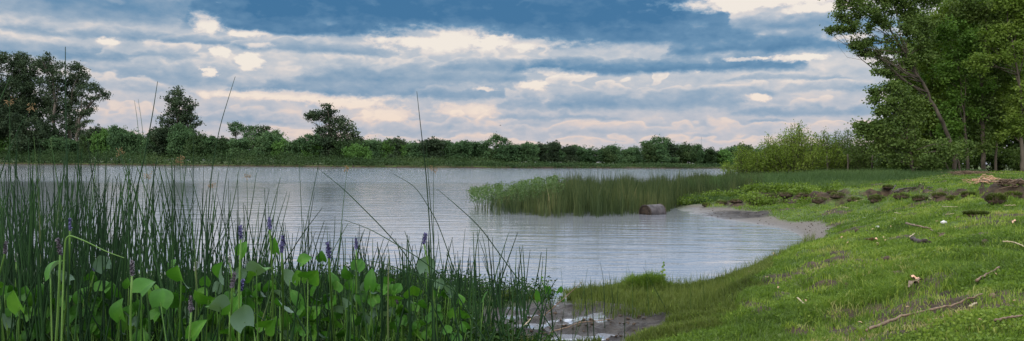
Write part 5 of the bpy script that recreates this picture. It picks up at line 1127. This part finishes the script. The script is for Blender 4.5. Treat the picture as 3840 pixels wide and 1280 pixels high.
# straw and litter heaps
def litter(name, label, px, py, w_, h_, n, mat, ln=.5):
    P = []
    for k in range(n):
        g = ground_px(px+ru.normal()*w_*.35, py+ru.normal()*h_*.28, 12); P.append(g)
    P = np.array(P); c = P.mean(0); mb = MB()
    for p in P:
        a = ru.random()*6.28; L = ln*(.3+.7*ru.random()); dv = np.array([math.cos(a), math.sin(a)*.6, .12*ru.normal()])*L/2; z = np.array([0, 0, .03+.10*ru.random()])
        mb.tube([p-c+z-dv, p-c+z+np.array([0, 0, .02]), p-c+z+dv], .009, 3, cap=False)
    o = mb.build(name, mat, loc=c); tag(o, label, 'litter', kind='stuff')
litter('straw_litter', 'heap of tangled straw and twigs beside the frame edge', 3795, 704, 80, 26, 170, MT['wood'], .45)
litter('straw_litter', 'scattered straw around the brown clump', 3685, 690, 70, 14, 50, MT['barkstrip'], .4)
litter('leaf_litter', 'brown leaf litter under the trunks at the wood edge', 3620, 654, 110, 7, 260, MT['wood'], .6)
def strip(label, pts, w_, mat, name='bark_strip', cat='bark', lift=.06):
    G_ = np.array([ground_px(x, y) for x, y in pts]); G_[:, 2] += lift; s = np.linspace(0, len(G_)-1, 4*len(G_)); Q = np.stack([np.interp(s, np.arange(len(G_)), G_[:, j]) for j in range(3)], 1); o0 = Q.mean(0); Q -= o0
    n = len(Q); wd = w_*np.sin(np.linspace(.25, 2.9, n)); T = np.gradient(Q, axis=0); S_ = np.cross(T, [0, 0, 1.]); S_ /= np.linalg.norm(S_, axis=1)[:, None]; V = []
    for i in range(n):
        for u in (-1, -.4, .4, 1): V.append(Q[i]+S_[i]*u*wd[i]+np.array([0, 0, .6*wd[i]*u*u+.01*math.sin(i)]))
    for i in range(n):
        for u in (-1, -.4, .4, 1): V.append(Q[i]+S_[i]*u*wd[i]+np.array([0, 0, .6*wd[i]*u*u+.01*math.sin(i)-.004]))
    i = np.arange(n-1)[:, None]*4; j = np.arange(3)[None]; q = np.stack([i+j, i+j+1, i+5+j, i+4+j], -1).reshape(-1, 4); mb = MB(); mb.add(V, np.vstack([q, q[:, ::-1]+4*n])); tag(mb.build(name, mat, None, True, loc=o0), label, cat)
strip('pale orange strip of bark lying flat on the slope', [(3249, 916), (3270, 918), (3290, 916)], .035, MT['barkstrip'])
strip('curled peeled bark on the near slope, upper curl', [(3412, 1072), (3432, 1076), (3444, 1090)], .022, MT['barkstrip'])
strip('curled peeled bark on the near slope, brown lower piece', [(3460, 1084), (3425, 1092), (3408, 1110)], .026, MT['wood'])
strip('small pale bark scrap by the frame edge above the twig', [(3797, 856), (3806, 846)], .022, MT['barkstrip'])
for i, (x, y, s_) in enumerate(((3728, 1050, 9), (3220, 1234, 10), (3177, 924, 9), (3156, 900, 9), (3318, 900, 10), (3323, 915, 10), (3290, 928, 9), (3337, 860, 9), (3085, 1090, 8), (2918, 1094, 8), (3270, 868, 8), (3702, 1030, 9), (3810, 1150, 10), (3680, 1240, 9), (3582, 862, 7), (3400, 1180, 7), (3022, 1155, 8), (2900, 960, 6))):
    g = ground_px(x, y); L = s_*.8*g[1]/F; V, Q = leaf_blade(L*1.0, L*2.0, .3, .6, ru); a = ru.random()*6.28; ca, sa = math.cos(a), math.sin(a); V = V@np.array([[ca, sa, 0], [-sa, ca, 0], [0, 0, 1]])
    V[:, 2] += V[:, 1]*.3; mb = MB(); mb.add(V, Q); tag(mb.build('fallen_leaf', MT['deadleaf'], None, True, loc=g+np.array([0, 0, .04])), 'fallen orange brown leaf lying on the grass of the bank', 'leaf', 'fallen leaves on the bank')
for i, (x, y) in enumerate(((3236, 830), (3243, 829), (3356, 838), (2875, 1067), (2810, 1038))):
    g = ground_px(x, y); mb = MB(); r = .018
    for k in range(7):
        a = k*.9; mb.add([(0, 0, 0), (r*math.cos(a-.3), r*math.sin(a-.3), .004), (1.3*r*math.cos(a), 1.3*r*math.sin(a), .006), (r*math.cos(a+.3), r*math.sin(a+.3), .004)], [[0, 1, 2, 3]])
    fo = mb.build('flower', MT['white'] if i < 3 else MT['deadleaf'], loc=g+np.array([0, 0, .07])); mb = MB(); mb.tube([(0, 0, -.08), (0, 0, 0)], .002, 4); mb.build('stem', MT['stem'], fo)
    tag(fo, ['tiny white flower in the grass near the sand', 'tiny white flower in the grass near the sand', 'tiny white flower in the grass right of the sandy cove', 'tiny yellowish flower on the bank edge above the marsh grass', 'tiny yellowish flower highest on the bank edge'][i], 'flower', 'tiny flowers by the sand' if i < 2 else None)
